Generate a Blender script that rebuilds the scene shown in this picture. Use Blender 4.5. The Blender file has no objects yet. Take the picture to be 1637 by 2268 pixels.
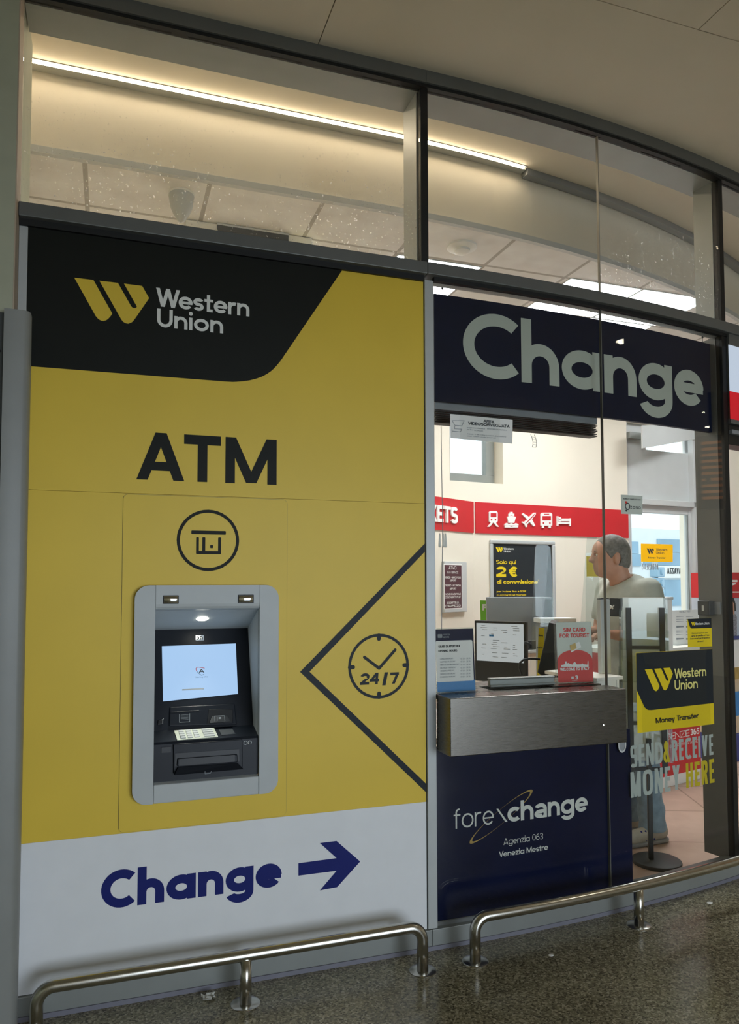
import bpy, bmesh, math, random
import numpy as np
from math import sin, cos, pi, radians, sqrt, atan2
from mathutils import Vector, Matrix
random.seed(7)
SC = bpy.context.scene
COL = SC.collection

# ------------------------------------------------------------------ camera
FPX, PX, PY, CAMH, CAMD = 1670.0, 818.5, 1207.77, 1.475, 2.8738
RX = Vector((0.94555322, -0.32546052, -0.00213636))     # camera right
RY = Vector((0.01445283, 0.04854517, -0.99871642))      # camera down
RZ = Vector((0.32514648, 0.94430864, 0.05060587))       # camera forward
EYE = Vector((0, -CAMD, CAMH))
cam = bpy.data.cameras.new('camera')
cam.sensor_fit = 'HORIZONTAL'; cam.sensor_width = 36.0
cam.lens = FPX / 1637 * 36.0
cam.shift_y = (PY - 1134) / 1637
cam.clip_start = 0.05; cam.clip_end = 200
camo = bpy.data.objects.new('camera', cam); COL.objects.link(camo)
m = Matrix((RX, -RY, -RZ)).transposed().to_4x4(); m.translation = EYE
camo.matrix_world = m
SC.camera = camo

# ------------------------------------------------------------------ world, light, exposure
SC.view_settings.view_transform = 'Standard'; SC.view_settings.look = 'None'
SC.view_settings.gamma = 1.0; SC.view_settings.use_curve_mapping = False
SC.view_settings.exposure = 0.0
SC.cycles.transparent_max_bounces = 32; SC.cycles.max_bounces = 14; SC.cycles.diffuse_bounces = 6
W = bpy.data.worlds.new('sky'); SC.world = W; W.use_nodes = True
W.node_tree.nodes['Background'].inputs[0].default_value = (0.80, 0.91, 1.0, 1)
W.node_tree.nodes['Background'].inputs[1].default_value = 2.2

def area(name, loc, target, sx, sy, power, col):
    l = bpy.data.lights.new(name, 'AREA'); l.shape = 'RECTANGLE'; l.size = sx; l.size_y = sy
    l.energy = power; l.color = col
    o = bpy.data.objects.new(name, l); COL.objects.link(o); o.location = loc
    o.rotation_euler = (Vector(target) - Vector(loc)).to_track_quat('-Z', 'Y').to_euler()
    return o
# daylight coming in through the hall entrance behind the photographer
area('entrance_daylight', (3.1, -9.7, 1.6), (1.4, 0, 0.9), 4.8, 3.0, 305, (0.76, 0.865, 1.0))

# ------------------------------------------------------------------ rays: pixel of the photograph -> point on a real surface
def ray(x, y): return RX * (x - PX) + RY * (y - PY) + RZ * FPX
def onZ(x, y, z): v = ray(x, y); return EYE + v * ((z - CAMH) / v.z)
def onY(x, y, Y): v = ray(x, y); return EYE + v * ((Y + CAMD) / v.y)
def dep(x, y, d): return EYE + ray(x, y) * (d / FPX)
RAD, X0 = 8.2, 1.3                                       # the shop front: straight, then an arc
def cv(s, z, out=0.0):
    if s <= X0: return Vector((s, -out, z))
    t = (s - X0) / RAD
    return Vector((X0 + (RAD + out) * sin(t), RAD - (RAD + out) * cos(t), z))
def onF(x, y, out=0.0):
    v = ray(x, y); q = EYE + v * ((CAMD - out) / v.y)
    if q.x <= X0: return (q.x, q.z)
    r = RAD + out; dx, dy = EYE.x - X0, EYE.y - RAD
    a = v.x ** 2 + v.y ** 2; b = 2 * (v.x * dx + v.y * dy); c = dx * dx + dy * dy - r * r
    t = (-b - sqrt(b * b - 4 * a * c)) / (2 * a); q = EYE + v * t
    return (X0 + RAD * atan2(q.x - X0, RAD - q.y), q.z)

class Fr:
    """an upright plane: u to the right, v up, n towards the hall"""
    def __init__(s, o, yaw=0.0, tilt=0.0):
        a = radians(yaw); t = radians(tilt)
        s.o = Vector(o); s.U = Vector((cos(a), sin(a), 0)); n = Vector((sin(a), -cos(a), 0))
        s.V = Vector((0, 0, 1)) * cos(t) - n * sin(t); s.N = n * cos(t) + Vector((0, 0, 1)) * sin(t)
    def __call__(s, u, v, n=0.0): return s.o + s.U * u + s.V * v + s.N * n
    def px(s, x, y, n=0.0):
        d = ray(x, y); t = (s.o + s.N * n - EYE).dot(s.N) / d.dot(s.N); q = EYE + d * t - s.o
        return (q.dot(s.U), q.dot(s.V))
class Fc:
    """the curved shop front; out = base offset"""
    def __init__(s, out): s.out = out
    def __call__(s, u, v, n=0.0): return cv(u, v, s.out + n)
    def px(s, x, y, n=0.0): return onF(x, y, s.out + n)

# ------------------------------------------------------------------ materials
def lin(h):
    h = h.lstrip('#'); c = [int(h[i:i + 2], 16) / 255 for i in (0, 2, 4)]
    return tuple(x / 12.92 if x <= 0.04045 else ((x + 0.055) / 1.055) ** 2.4 for x in c) + (1,)
def nodes(name):
    m = bpy.data.materials.new(name); m.use_nodes = True
    return m, m.node_tree, m.node_tree.nodes['Principled BSDF']
def ramp(t, fac, *stops):
    r = t.nodes.new('ShaderNodeValToRGB'); e = r.color_ramp.elements
    e[0].position, e[0].color = stops[0]; e[1].position, e[1].color = stops[1]
    for p, c in stops[2:]: k = e.new(p); k.color = c
    t.links.new(fac, r.inputs[0]); return r
def coords(t, scale=(1, 1, 1), rot=(0, 0, 0), loc=(0, 0, 0)):
    c = t.nodes.new('ShaderNodeTexCoord'); mp = t.nodes.new('ShaderNodeMapping')
    mp.inputs['Scale'].default_value = scale; mp.inputs['Rotation'].default_value = rot; mp.inputs['Location'].default_value = loc
    g = t.nodes.new('ShaderNodeNewGeometry')
    t.links.new(g.outputs['Position'], mp.inputs[0]); return mp.outputs[0]
def noise(t, vec, scale, detail=3, rough=0.5):
    n = t.nodes.new('ShaderNodeTexNoise'); n.inputs['Scale'].default_value = scale; n.inputs['Detail'].default_value = detail
    n.inputs['Roughness'].default_value = rough; t.links.new(vec, n.inputs['Vector']); return n.outputs['Fac']
def mat(name, col, rough=0.5, metal=0.0, spec=0.5, var=0.06, vs=9.0, coat=0.0, emit=0.0, ecol=None):
    m, t, b = nodes(name); c = lin(col)
    b.inputs['Roughness'].default_value = rough; b.inputs['Metallic'].default_value = metal
    b.inputs['Specular IOR Level'].default_value = spec; b.inputs['Coat Weight'].default_value = coat
    if var:
        f = noise(t, coords(t), vs)
        lo = tuple(x * (1 - var) for x in c[:3]) + (1,); hi = tuple(min(1, x * (1 + var)) for x in c[:3]) + (1,)
        r = ramp(t, f, (0.3, lo), (0.7, hi)); t.links.new(r.outputs[0], b.inputs['Base Color'])
    else: b.inputs['Base Color'].default_value = c
    if emit:
        b.inputs['Emission Color'].default_value = lin(ecol or col); b.inputs['Emission Strength'].default_value = emit
    return m
def brushed(name, col, rough, sc=(3, 3, 220)):
    m, t, b = nodes(name); c = lin(col)
    f = noise(t, coords(t, sc), 4, 4)
    r = ramp(t, f, (0.3, tuple(x * 0.96 for x in c[:3]) + (1,)), (0.7, tuple(min(1, x * 1.04) for x in c[:3]) + (1,)))
    t.links.new(r.outputs[0], b.inputs['Base Color']); b.inputs['Metallic'].default_value = 1.0
    r2 = ramp(t, f, (0.2, (rough * 0.8,) * 3 + (1,)), (0.8, (rough * 1.25,) * 3 + (1,))); t.links.new(r2.outputs[0], b.inputs['Roughness'])
    return m
def glass(name, gloss=0.06, dirt=0.0, tint='#F8F9F8', edge=None):
    m = bpy.data.materials.new(name); m.use_nodes = True; t = m.node_tree; t.nodes.clear()
    o = t.nodes.new('ShaderNodeOutputMaterial'); tr = t.nodes.new('ShaderNodeBsdfTransparent'); gl = t.nodes.new('ShaderNodeBsdfGlossy')
    tr.inputs[0].default_value = lin(tint); gl.inputs['Roughness'].default_value = 0.01
    lw = t.nodes.new('ShaderNodeLayerWeight'); lw.inputs[0].default_value = 0.5
    pw = t.nodes.new('ShaderNodeMath'); pw.operation = 'POWER'; t.links.new(lw.outputs['Facing'], pw.inputs[0]); pw.inputs[1].default_value = 5.0
    fr = t.nodes.new('ShaderNodeMath'); fr.operation = 'MULTIPLY_ADD'; t.links.new(pw.outputs[0], fr.inputs[0]); fr.inputs[1].default_value = 1 - gloss; fr.inputs[2].default_value = gloss
    mx = t.nodes.new('ShaderNodeMixShader'); t.links.new(fr.outputs[0], mx.inputs[0]); t.links.new(tr.outputs[0], mx.inputs[1]); t.links.new(gl.outputs[0], mx.inputs[2])
    out = mx.outputs[0]
    if dirt:
        d = t.nodes.new('ShaderNodeBsdfTranslucent'); d.inputs[0].default_value = (0.95, 0.95, 0.93, 1)
        f1 = noise(t, coords(t, (1, 1, 0.8)), 85, 2); f2 = noise(t, coords(t), 3.0, 3)
        r1 = ramp(t, f1, (0.66, (0, 0, 0, 1)), (0.72, (1, 1, 1, 1))); r2 = ramp(t, f2, (0.34, (0, 0, 0, 1)), (0.52, (1, 1, 1, 1)))
        sx = t.nodes.new('ShaderNodeSeparateXYZ'); t.links.new(coords(t), sx.inputs[0])
        mr = t.nodes.new('ShaderNodeMapRange'); mr.inputs[1].default_value = 3.30; mr.inputs[2].default_value = 3.0; mr.inputs[3].default_value = 0.08; mr.inputs[4].default_value = 1.0; t.links.new(sx.outputs[2], mr.inputs[0])   # dust settles low on the pane
        m0 = t.nodes.new('ShaderNodeMath'); m0.operation = 'MULTIPLY'; t.links.new(r1.outputs[0], m0.inputs[0]); t.links.new(mr.outputs[0], m0.inputs[1])
        mu = t.nodes.new('ShaderNodeMath'); mu.operation = 'MULTIPLY'; t.links.new(m0.outputs[0], mu.inputs[0]); t.links.new(r2.outputs[0], mu.inputs[1])
        ma = t.nodes.new('ShaderNodeMath'); ma.operation = 'MULTIPLY_ADD'; t.links.new(mu.outputs[0], ma.inputs[0]); ma.inputs[1].default_value = dirt; ma.inputs[2].default_value = 0.015
        m2 = t.nodes.new('ShaderNodeMixShader'); t.links.new(ma.outputs[0], m2.inputs[0]); t.links.new(out, m2.inputs[1]); t.links.new(d.outputs[0], m2.inputs[2]); out = m2.outputs[0]
    t.links.new(out, o.inputs[0]); return m
def emis(name, col, s):
    return mat(name, '#0C0C0C', 0.6, var=0, emit=s, ecol=col)
def terrazzo():
    m, t, b = nodes('terrazzo'); v = coords(t)
    vo = t.nodes.new('ShaderNodeTexVoronoi'); vo.inputs['Scale'].default_value = 150; t.links.new(v, vo.inputs['Vector'])
    sep = t.nodes.new('ShaderNodeSeparateColor'); t.links.new(vo.outputs['Color'], sep.inputs[0])
    r = ramp(t, sep.outputs[0], (0.0, lin('#4A4636')), (1.0, lin('#B5AE98')), (0.35, lin('#7A745E')), (0.7, lin('#8E886F')))
    n = noise(t, v, 1.6, 4); r2 = ramp(t, n, (0.35, (0.78, 0.78, 0.76, 1)), (0.65, (1.0, 1.0, 1.0, 1)))
    mx = t.nodes.new('ShaderNodeMixRGB'); mx.blend_type = 'MULTIPLY'; mx.inputs[0].default_value = 1
    t.links.new(r.outputs[0], mx.inputs[1]); t.links.new(r2.outputs[0], mx.inputs[2]); t.links.new(mx.outputs[0], b.inputs['Base Color'])
    rr = ramp(t, n, (0.3, (0.14,) * 3 + (1,)), (0.7, (0.26,) * 3 + (1,))); t.links.new(rr.outputs[0], b.inputs['Roughness'])
    b.inputs['Specular IOR Level'].default_value = 0.5
    return m
def tiled(name, size, c1, c2, grout, rot, loc=(0, 0, 0), gw=0.006, rough=0.4):
    m, t, b = nodes(name)
    br = t.nodes.new('ShaderNodeTexBrick'); br.offset = 0.0; br.squash = 1.0
    br.inputs['Scale'].default_value = 1; br.inputs['Mortar Size'].default_value = gw; br.inputs['Brick Width'].default_value = size[0]; br.inputs['Row Height'].default_value = size[1]
    br.inputs['Color1'].default_value = lin(c1); br.inputs['Color2'].default_value = lin(c2); br.inputs['Mortar'].default_value = lin(grout)
    br.inputs['Mortar Smooth'].default_value = 0.1; br.inputs['Bias'].default_value = 0
    v = coords(t, (1, 1, 1), (0, 0, radians(rot)), loc); t.links.new(v, br.inputs['Vector'])
    n = noise(t, coords(t), 7, 5); r2 = ramp(t, n, (0.3, (0.86, 0.84, 0.83, 1)), (0.7, (1.0, 1.0, 1.0, 1)))
    mx = t.nodes.new('ShaderNodeMixRGB'); mx.blend_type = 'MULTIPLY'; mx.inputs[0].default_value = 1
    t.links.new(br.outputs[0], mx.inputs[1]); t.links.new(r2.outputs[0], mx.inputs[2]); t.links.new(mx.outputs[0], b.inputs['Base Color'])
    b.inputs['Roughness'].default_value = rough
    return m
M = {}
M['yellow'] = mat('vinyl_yellow', '#E4C338', 0.5, var=0.03, vs=3)
M['vblack'] = mat('vinyl_black', '#1C1E1A', 0.5, spec=.15, var=0.05)
M['vwhite'] = mat('vinyl_white', '#E6E8EA', 0.5, var=0.02)
M['letterw'] = mat('letter_white', '#E4E6E0', 0.5, var=0.02)
M['black2'] = mat('print_black', '#262C31', 0.5, spec=.2, var=0.03)
M['navy'] = mat('print_navy', '#14206C', 0.5, spec=.2, var=0.05)
M['bluepanel'] = mat('vinyl_navy', '#0E1638', 0.4, spec=.12, var=0.15, vs=4)
M['signnavy'] = mat('sign_navy', '#1A2038', 0.5, spec=.1, var=0.08)
M['signgrey'] = mat('sign_letter', '#C8CFC4', 0.5, var=0.03)
M['alu'] = mat('alu_grey', '#8F9390', 0.42, 0.35, var=0.04)
M['aludark'] = mat('alu_dark', '#6B6D6B', 0.42, 0.25, var=0.05)
M['alulight'] = mat('alu_light', '#B9BDBC', 0.42, 0.15, var=0.03)
M['gasket'] = mat('gasket', '#0E1010', 0.55, var=0.1)
M['steel'] = brushed('steel_brushed', '#6E6B65', 0.27, (4, 4, 260))
M['pipe'] = mat('steel_pipe', '#C2C0B9', 0.22, 1.0, var=0.06, vs=30)
M['plaster'] = mat('plaster', '#E8E0CF', 0.85, var=0.03, vs=2)
M['hallceil'] = mat('hall_ceiling', '#DCD3C0', 0.85, var=0.03, vs=2)
M['pier'] = mat('pier_paint', '#AEB09A', 0.8, var=0.05)
M['pieredge'] = mat('pier_edge', '#B5A592', 0.8, var=0.05)
M['guard'] = mat('guard_grey', '#888A86', 0.45, var=0.04)
M['guarddark'] = mat('guard_groove', '#4A4D4C', 0.5, var=0.04)
M['terrazzo'] = terrazzo()
M['shopfloor'] = tiled('shop_tile', (0.6, 0.6), '#C9B09E', '#C3AA98', '#97826F', 22)
M['ceiltile'] = tiled('ceiling_tile', (0.582, 0.582), '#F4F3F0', '#F1F0ED', '#BDB9B2', 0, (0.14, -1.26 + 0.582, 0), 0.012, 0.8)
M['ledwhite'] = emis('led_panel', '#F8FBFF', 24.0)
M['ledstrip'] = emis('led_strip', '#FFE8C6', 50.0)
M['lamp'] = emis('downlight', '#FFF6DC', 40.0)
M['glass'] = glass('shop_glass', 0.024, 0.0)
M['glassdirty'] = glass('shop_glass_dusty', 0.024, 0.5)
def leafpaper(nm='leaflet_paper', col='#F7F7F4', fac=.4):
    m, t, b = nodes(nm); o = t.nodes['Material Output']; tr = t.nodes.new('ShaderNodeBsdfTranslucent'); tr.inputs[0].default_value = lin(col)
    b.inputs['Base Color'].default_value = lin(col); b.inputs['Roughness'].default_value = .7; mx = t.nodes.new('ShaderNodeMixShader'); mx.inputs[0].default_value = fac
    t.links.new(b.outputs[0], mx.inputs[1]); t.links.new(tr.outputs[0], mx.inputs[2]); t.links.new(mx.outputs[0], o.inputs[0]); return m
M['leaf'] = leafpaper()
M['acrylic'] = glass('acrylic', 0.03, 0.03, '#F2F6F6')
M['red'] = mat('red_band', '#C8232C', 0.45, var=0.04)
M['white'] = mat('white_paint', '#EEEDE8', 0.6, var=0.02)
M['desk'] = mat('desk_white', '#E9E7DF', 0.45, var=0.02)
M['plastic'] = mat('black_plastic', '#15171A', 0.45, var=0.1)
M['atmblack'] = mat('atm_black', '#0F151E', 0.42, spec=.3, var=0.1)
M['atmdark'] = mat('atm_dark', '#0B0E13', 0.4, var=0.1)
M['atmgrey'] = mat('atm_grey', '#BBC0C0', 0.5, var=0.03)
M['screen'] = emis('screen_blue', '#A9CDF4', 0.95)
M['screenink'] = mat('screen_ink', '#5D7594', 0.6, var=0)
M['keypad'] = mat('keypad_steel', '#D4D8C8', 0.4, 0.15, var=0.08, vs=60)
M['chrome'] = mat('chrome', '#D8DADB', 0.06, 1.0, var=0)
M['grey'] = mat('mid_grey', '#8E9296', 0.5, var=0.04)
M['darkgrey'] = mat('dark_grey', '#3B3F43', 0.5, var=0.05)
M['lightgrey'] = mat('light_grey', '#C6C9C8', 0.5, var=0.03)
M['paper'] = mat('paper', '#F0F0EC', 0.7, var=0.02)
M['ink'] = mat('ink', '#33383C', 0.7, var=0)
M['inklight'] = mat('ink_light', '#8A9096', 0.7, var=0)
M['vinylgrey'] = mat('vinyl_grey', '#A4AFA7', 0.5, var=0.03)
M['vinylolive'] = mat('vinyl_olive', '#BFAE22', 0.5, var=0.03)
M['gold'] = mat('gold', '#B79A55', 0.45, 0.2, var=0.12, vs=20)
M['wuyellow'] = mat('print_yellow', '#E9CE14', 0.5, var=0.03)
M['green'] = mat('print_green', '#7CC433', 0.5, var=0.04)
M['skyblue'] = mat('print_blue', '#3F86C4', 0.5, var=0.05)
M['maroon'] = mat('print_maroon', '#54303A', 0.5, var=0.05)
M['redtext'] = mat('print_red', '#D2352C', 0.5, var=0.03)
M['skin'] = mat('skin', '#C8957C', 0.55, var=0.08, vs=30)
M['hair'] = mat('hair_grey', '#77736C', 0.7, var=0.35, vs=60)
M['tshirt'] = mat('tshirt_grey', '#AFB3A8', 0.85, var=0.08, vs=30)
M['jeans'] = mat('jeans', '#7C93A3', 0.85, var=0.2, vs=25)
M['shoe'] = mat('shoe', '#A8A294', 0.7, var=0.1, vs=30)
M['street'] = mat('street_grey', '#B7BEC4', 0.8, var=0.05)
M['house'] = mat('house_white', '#E6ECEE', 0.8, var=0.03)
M['housedark'] = mat('house_blue', '#8DB0C6', 0.4, var=0.15, vs=1.5)
M['amber'] = emis('board_amber', '#FF9A3C', 1.3)
M['panelblue'] = emis('lightbox_white', '#D4E3F5', 0.75)
M['panelred'] = emis('lightbox_red', '#D01525', 0.75)

# ------------------------------------------------------------------ mesh builder
from mathutils.geometry import delaunay_2d_cdt
def union2d(polys):
    pts, faces = [], []
    sc = max(max(abs(c) for c in q) for p in polys for q in p) or 1
    xs = [q[0] for p in polys for q in p]; ys = [q[1] for p in polys for q in p]; ox, oy = min(xs), min(ys); sc = max(max(xs) - ox, max(ys) - oy) or 1
    for p in polys:
        p = [q for i, q in enumerate(p) if abs(q[0] - p[i - 1][0]) + abs(q[1] - p[i - 1][1]) > 1e-9 * sc]
        if len(p) < 3: continue
        a = sum(p[i - 1][0] * p[i][1] - p[i][0] * p[i - 1][1] for i in range(len(p)))
        if abs(a) < 1e-12: continue
        if a < 0: p = p[::-1]
        k = len(pts); pts += [Vector(((q[0] - ox) / sc, (q[1] - oy) / sc)) for q in p]; faces.append(list(range(k, k + len(p))))
    v, e, f, ov, oe, of = delaunay_2d_cdt(pts, [], faces, 0, 1e-6)
    return [(q[0] * sc + ox, q[1] * sc + oy) for q in v], [tuple(q) for q, o in zip(f, of) if o]
OR = {}
class MB:
    def __init__(s): s.v = []; s.f = []; s.mi = []; s.cur = 0
    def add(s, vs, fs):
        k = len(s.v); s.v += [Vector(p) for p in vs]; s.f += [tuple(i + k for i in f) for f in fs]; s.mi += [s.cur] * len(fs)
    def hexa(s, p):     # 8 points: bottom ring, top ring
        s.add(p, [(0, 3, 2, 1), (4, 5, 6, 7), (0, 1, 5, 4), (1, 2, 6, 5), (2, 3, 7, 6), (3, 0, 4, 7)]); return s
    def box(s, a, b):
        (x0, y0, z0), (x1, y1, z1) = a, b
        return s.hexa([(x0, y0, z0), (x1, y0, z0), (x1, y1, z0), (x0, y1, z0), (x0, y0, z1), (x1, y0, z1), (x1, y1, z1), (x0, y1, z1)])
    def slab(s, fr, u0, v0, u1, v1, n0, n1, seg=1):   # block on a frame, bent along u where the frame bends
        us = [u0 + (u1 - u0) * i / seg for i in range(seg + 1)]
        vs = []
        for u in us: vs += [fr(u, v0, n1), fr(u, v0, n0), fr(u, v1, n0), fr(u, v1, n1)]
        fs = [(0, 1, 2, 3)]
        for i in range(seg):
            a, b = i * 4, i * 4 + 4
            for j in range(4): fs.append((a + j, b + j, b + (j + 1) % 4, a + (j + 1) % 4))
        e = seg * 4; fs.append((e + 3, e + 2, e + 1, e)); s.add(vs, fs); return s
    def prism(s, fr, poly, n0, n1):                    # 2D outline with thickness
        k = len(poly); a = [fr(u, v, n1) for u, v in poly]; b = [fr(u, v, n0) for u, v in poly]
        fs = [tuple(range(k)), tuple(range(2 * k - 1, k - 1, -1))] + [(i, i + k, (i + 1) % k + k, (i + 1) % k) for i in range(k)]
        s.add(a + b, fs); return s
    def flat(s, fr, polys, n):                         # flat print: the union of the outlines
        vs, fs = union2d(polys); s.add([fr(u, v, n) for u, v in vs], fs)
        return s
    def raised(s, fr, polys, n0, n1):                  # the same with thickness
        vs, fs = union2d(polys); k = len(vs); ed = {}
        for f in fs:
            for i in range(len(f)): e = (f[i], f[(i + 1) % len(f)]); ed[e] = 1
        sides = [(a, a + k, b + k, b) for a, b in ed if (b, a) not in ed]
        s.add([fr(u, v, n1) for u, v in vs] + [fr(u, v, n0) for u, v in vs], fs + [tuple(i + k for i in reversed(f)) for f in fs] + sides); return s
    def tube(s, pts, r, k=12, cap=True):
        P = [Vector(p) for p in pts]; R = r if isinstance(r, (list, tuple)) else [r] * len(P)
        up = None; vs = []
        for i, p in enumerate(P):
            t = (P[min(i + 1, len(P) - 1)] - P[max(i - 1, 0)]).normalized()
            if up is None: up = t.orthogonal().normalized()
            up = (up - t * up.dot(t)).normalized(); w = t.cross(up)
            vs += [p + (up * cos(2 * pi * j / k) + w * sin(2 * pi * j / k)) * R[i] for j in range(k)]
        fs = []
        for i in range(len(P) - 1):
            for j in range(k): fs.append((i * k + j, i * k + (j + 1) % k, (i + 1) * k + (j + 1) % k, (i + 1) * k + j))
        if cap: fs += [tuple(range(k - 1, -1, -1)), tuple(range((len(P) - 1) * k, len(P) * k))]
        s.add(vs, fs); return s
    def lathe(s, o, prof, k=24, axis=(0, 0, 1)):       # prof: (radius, height)
        ax = Vector(axis).normalized(); e1 = ax.orthogonal().normalized(); e2 = ax.cross(e1); o = Vector(o); vs = []
        for r, h in prof: vs += [o + ax * h + (e1 * cos(2 * pi * j / k) + e2 * sin(2 * pi * j / k)) * max(r, 1e-5) for j in range(k)]
        fs = []
        for i in range(len(prof) - 1):
            for j in range(k): fs.append((i * k + j, i * k + (j + 1) % k, (i + 1) * k + (j + 1) % k, (i + 1) * k + j))
        s.add(vs, fs); return s
    def build(s, name, mt, parent=None, smooth=False, bevel=0.0, sub=0):
        o0 = OR[parent.name] if parent else Vector((0, 0, 0))
        me = bpy.data.meshes.new(name); me.from_pydata([tuple(p - o0) for p in s.v], [], s.f)
        mts = mt if isinstance(mt, (list, tuple)) else [mt]
        for x in mts: me.materials.append(M[x] if isinstance(x, str) else x)
        if len(mts) > 1:
            for p, i in zip(me.polygons, s.mi): p.material_index = i
        me.validate(); me.update()
        if smooth: me.polygons.foreach_set('use_smooth', [True] * len(me.polygons))
        o = bpy.data.objects.new(name, me); COL.objects.link(o); OR[o.name] = o0
        if parent: o.parent = parent
        if bevel:
            b = o.modifiers.new('edge', 'BEVEL'); b.width = bevel; b.segments = 2; b.limit_method = 'ANGLE'; b.angle_limit = radians(50)
        if smooth == 'auto':
            me.polygons.foreach_set('use_smooth', [True] * len(me.polygons))
            try: me.set_sharp_from_angle(angle=radians(40))
            except Exception: pass
        return o
def tag(o, label, cat, group=None, kind=None):
    if label: o['label'] = label
    if cat: o['category'] = cat
    if group: o['group'] = group
    if kind: o['kind'] = kind
    return o
def thing(name, loc, label, cat, group=None):
    o = bpy.data.objects.new(name, None); COL.objects.link(o); o.location = loc; o.empty_display_size = 0.1
    OR[o.name] = Vector(loc); return tag(o, label, cat, group)
def struct(o, label=None): o['kind'] = 'structure'; 
def S(mb, name, mt, **k):
    o = mb.build(name, mt, **k); o['kind'] = 'structure'; return o

# ------------------------------------------------------------------ lettering: a stroke-built sans serif, cap height 1
def arcp(cx, cy, rx, ry, a0, a1, e=2.0, n=None):
    n = n or max(4, int(abs(a1 - a0) / 9)); out = []
    for i in range(n + 1):
        a = radians(a0 + (a1 - a0) * i / n); c, s_ = cos(a), sin(a)
        out.append((cx + rx * math.copysign(abs(c) ** (2 / e), c), cy + ry * math.copysign(abs(s_) ** (2 / e), s_)))
    return out
def band(cx, cy, rx, ry, w, a0, a1, e=2.0, wy=None):
    o = arcp(cx, cy, rx, ry, a0, a1, e); i = arcp(cx, cy, max(rx - w, 1e-3), max(ry - (wy or w), 1e-3), a0, a1, e)
    return [[o[k], o[k + 1], i[k + 1], i[k]] for k in range(len(o) - 1)]
def rc(x0, y0, x1, y1): return [[(x0, y0), (x1, y0), (x1, y1), (x0, y1)]]
def dg(x0, y0, x1, y1, w): return [[(x0, y0), (x0 + w, y0), (x1 + w, y1), (x1, y1)]]
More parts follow.
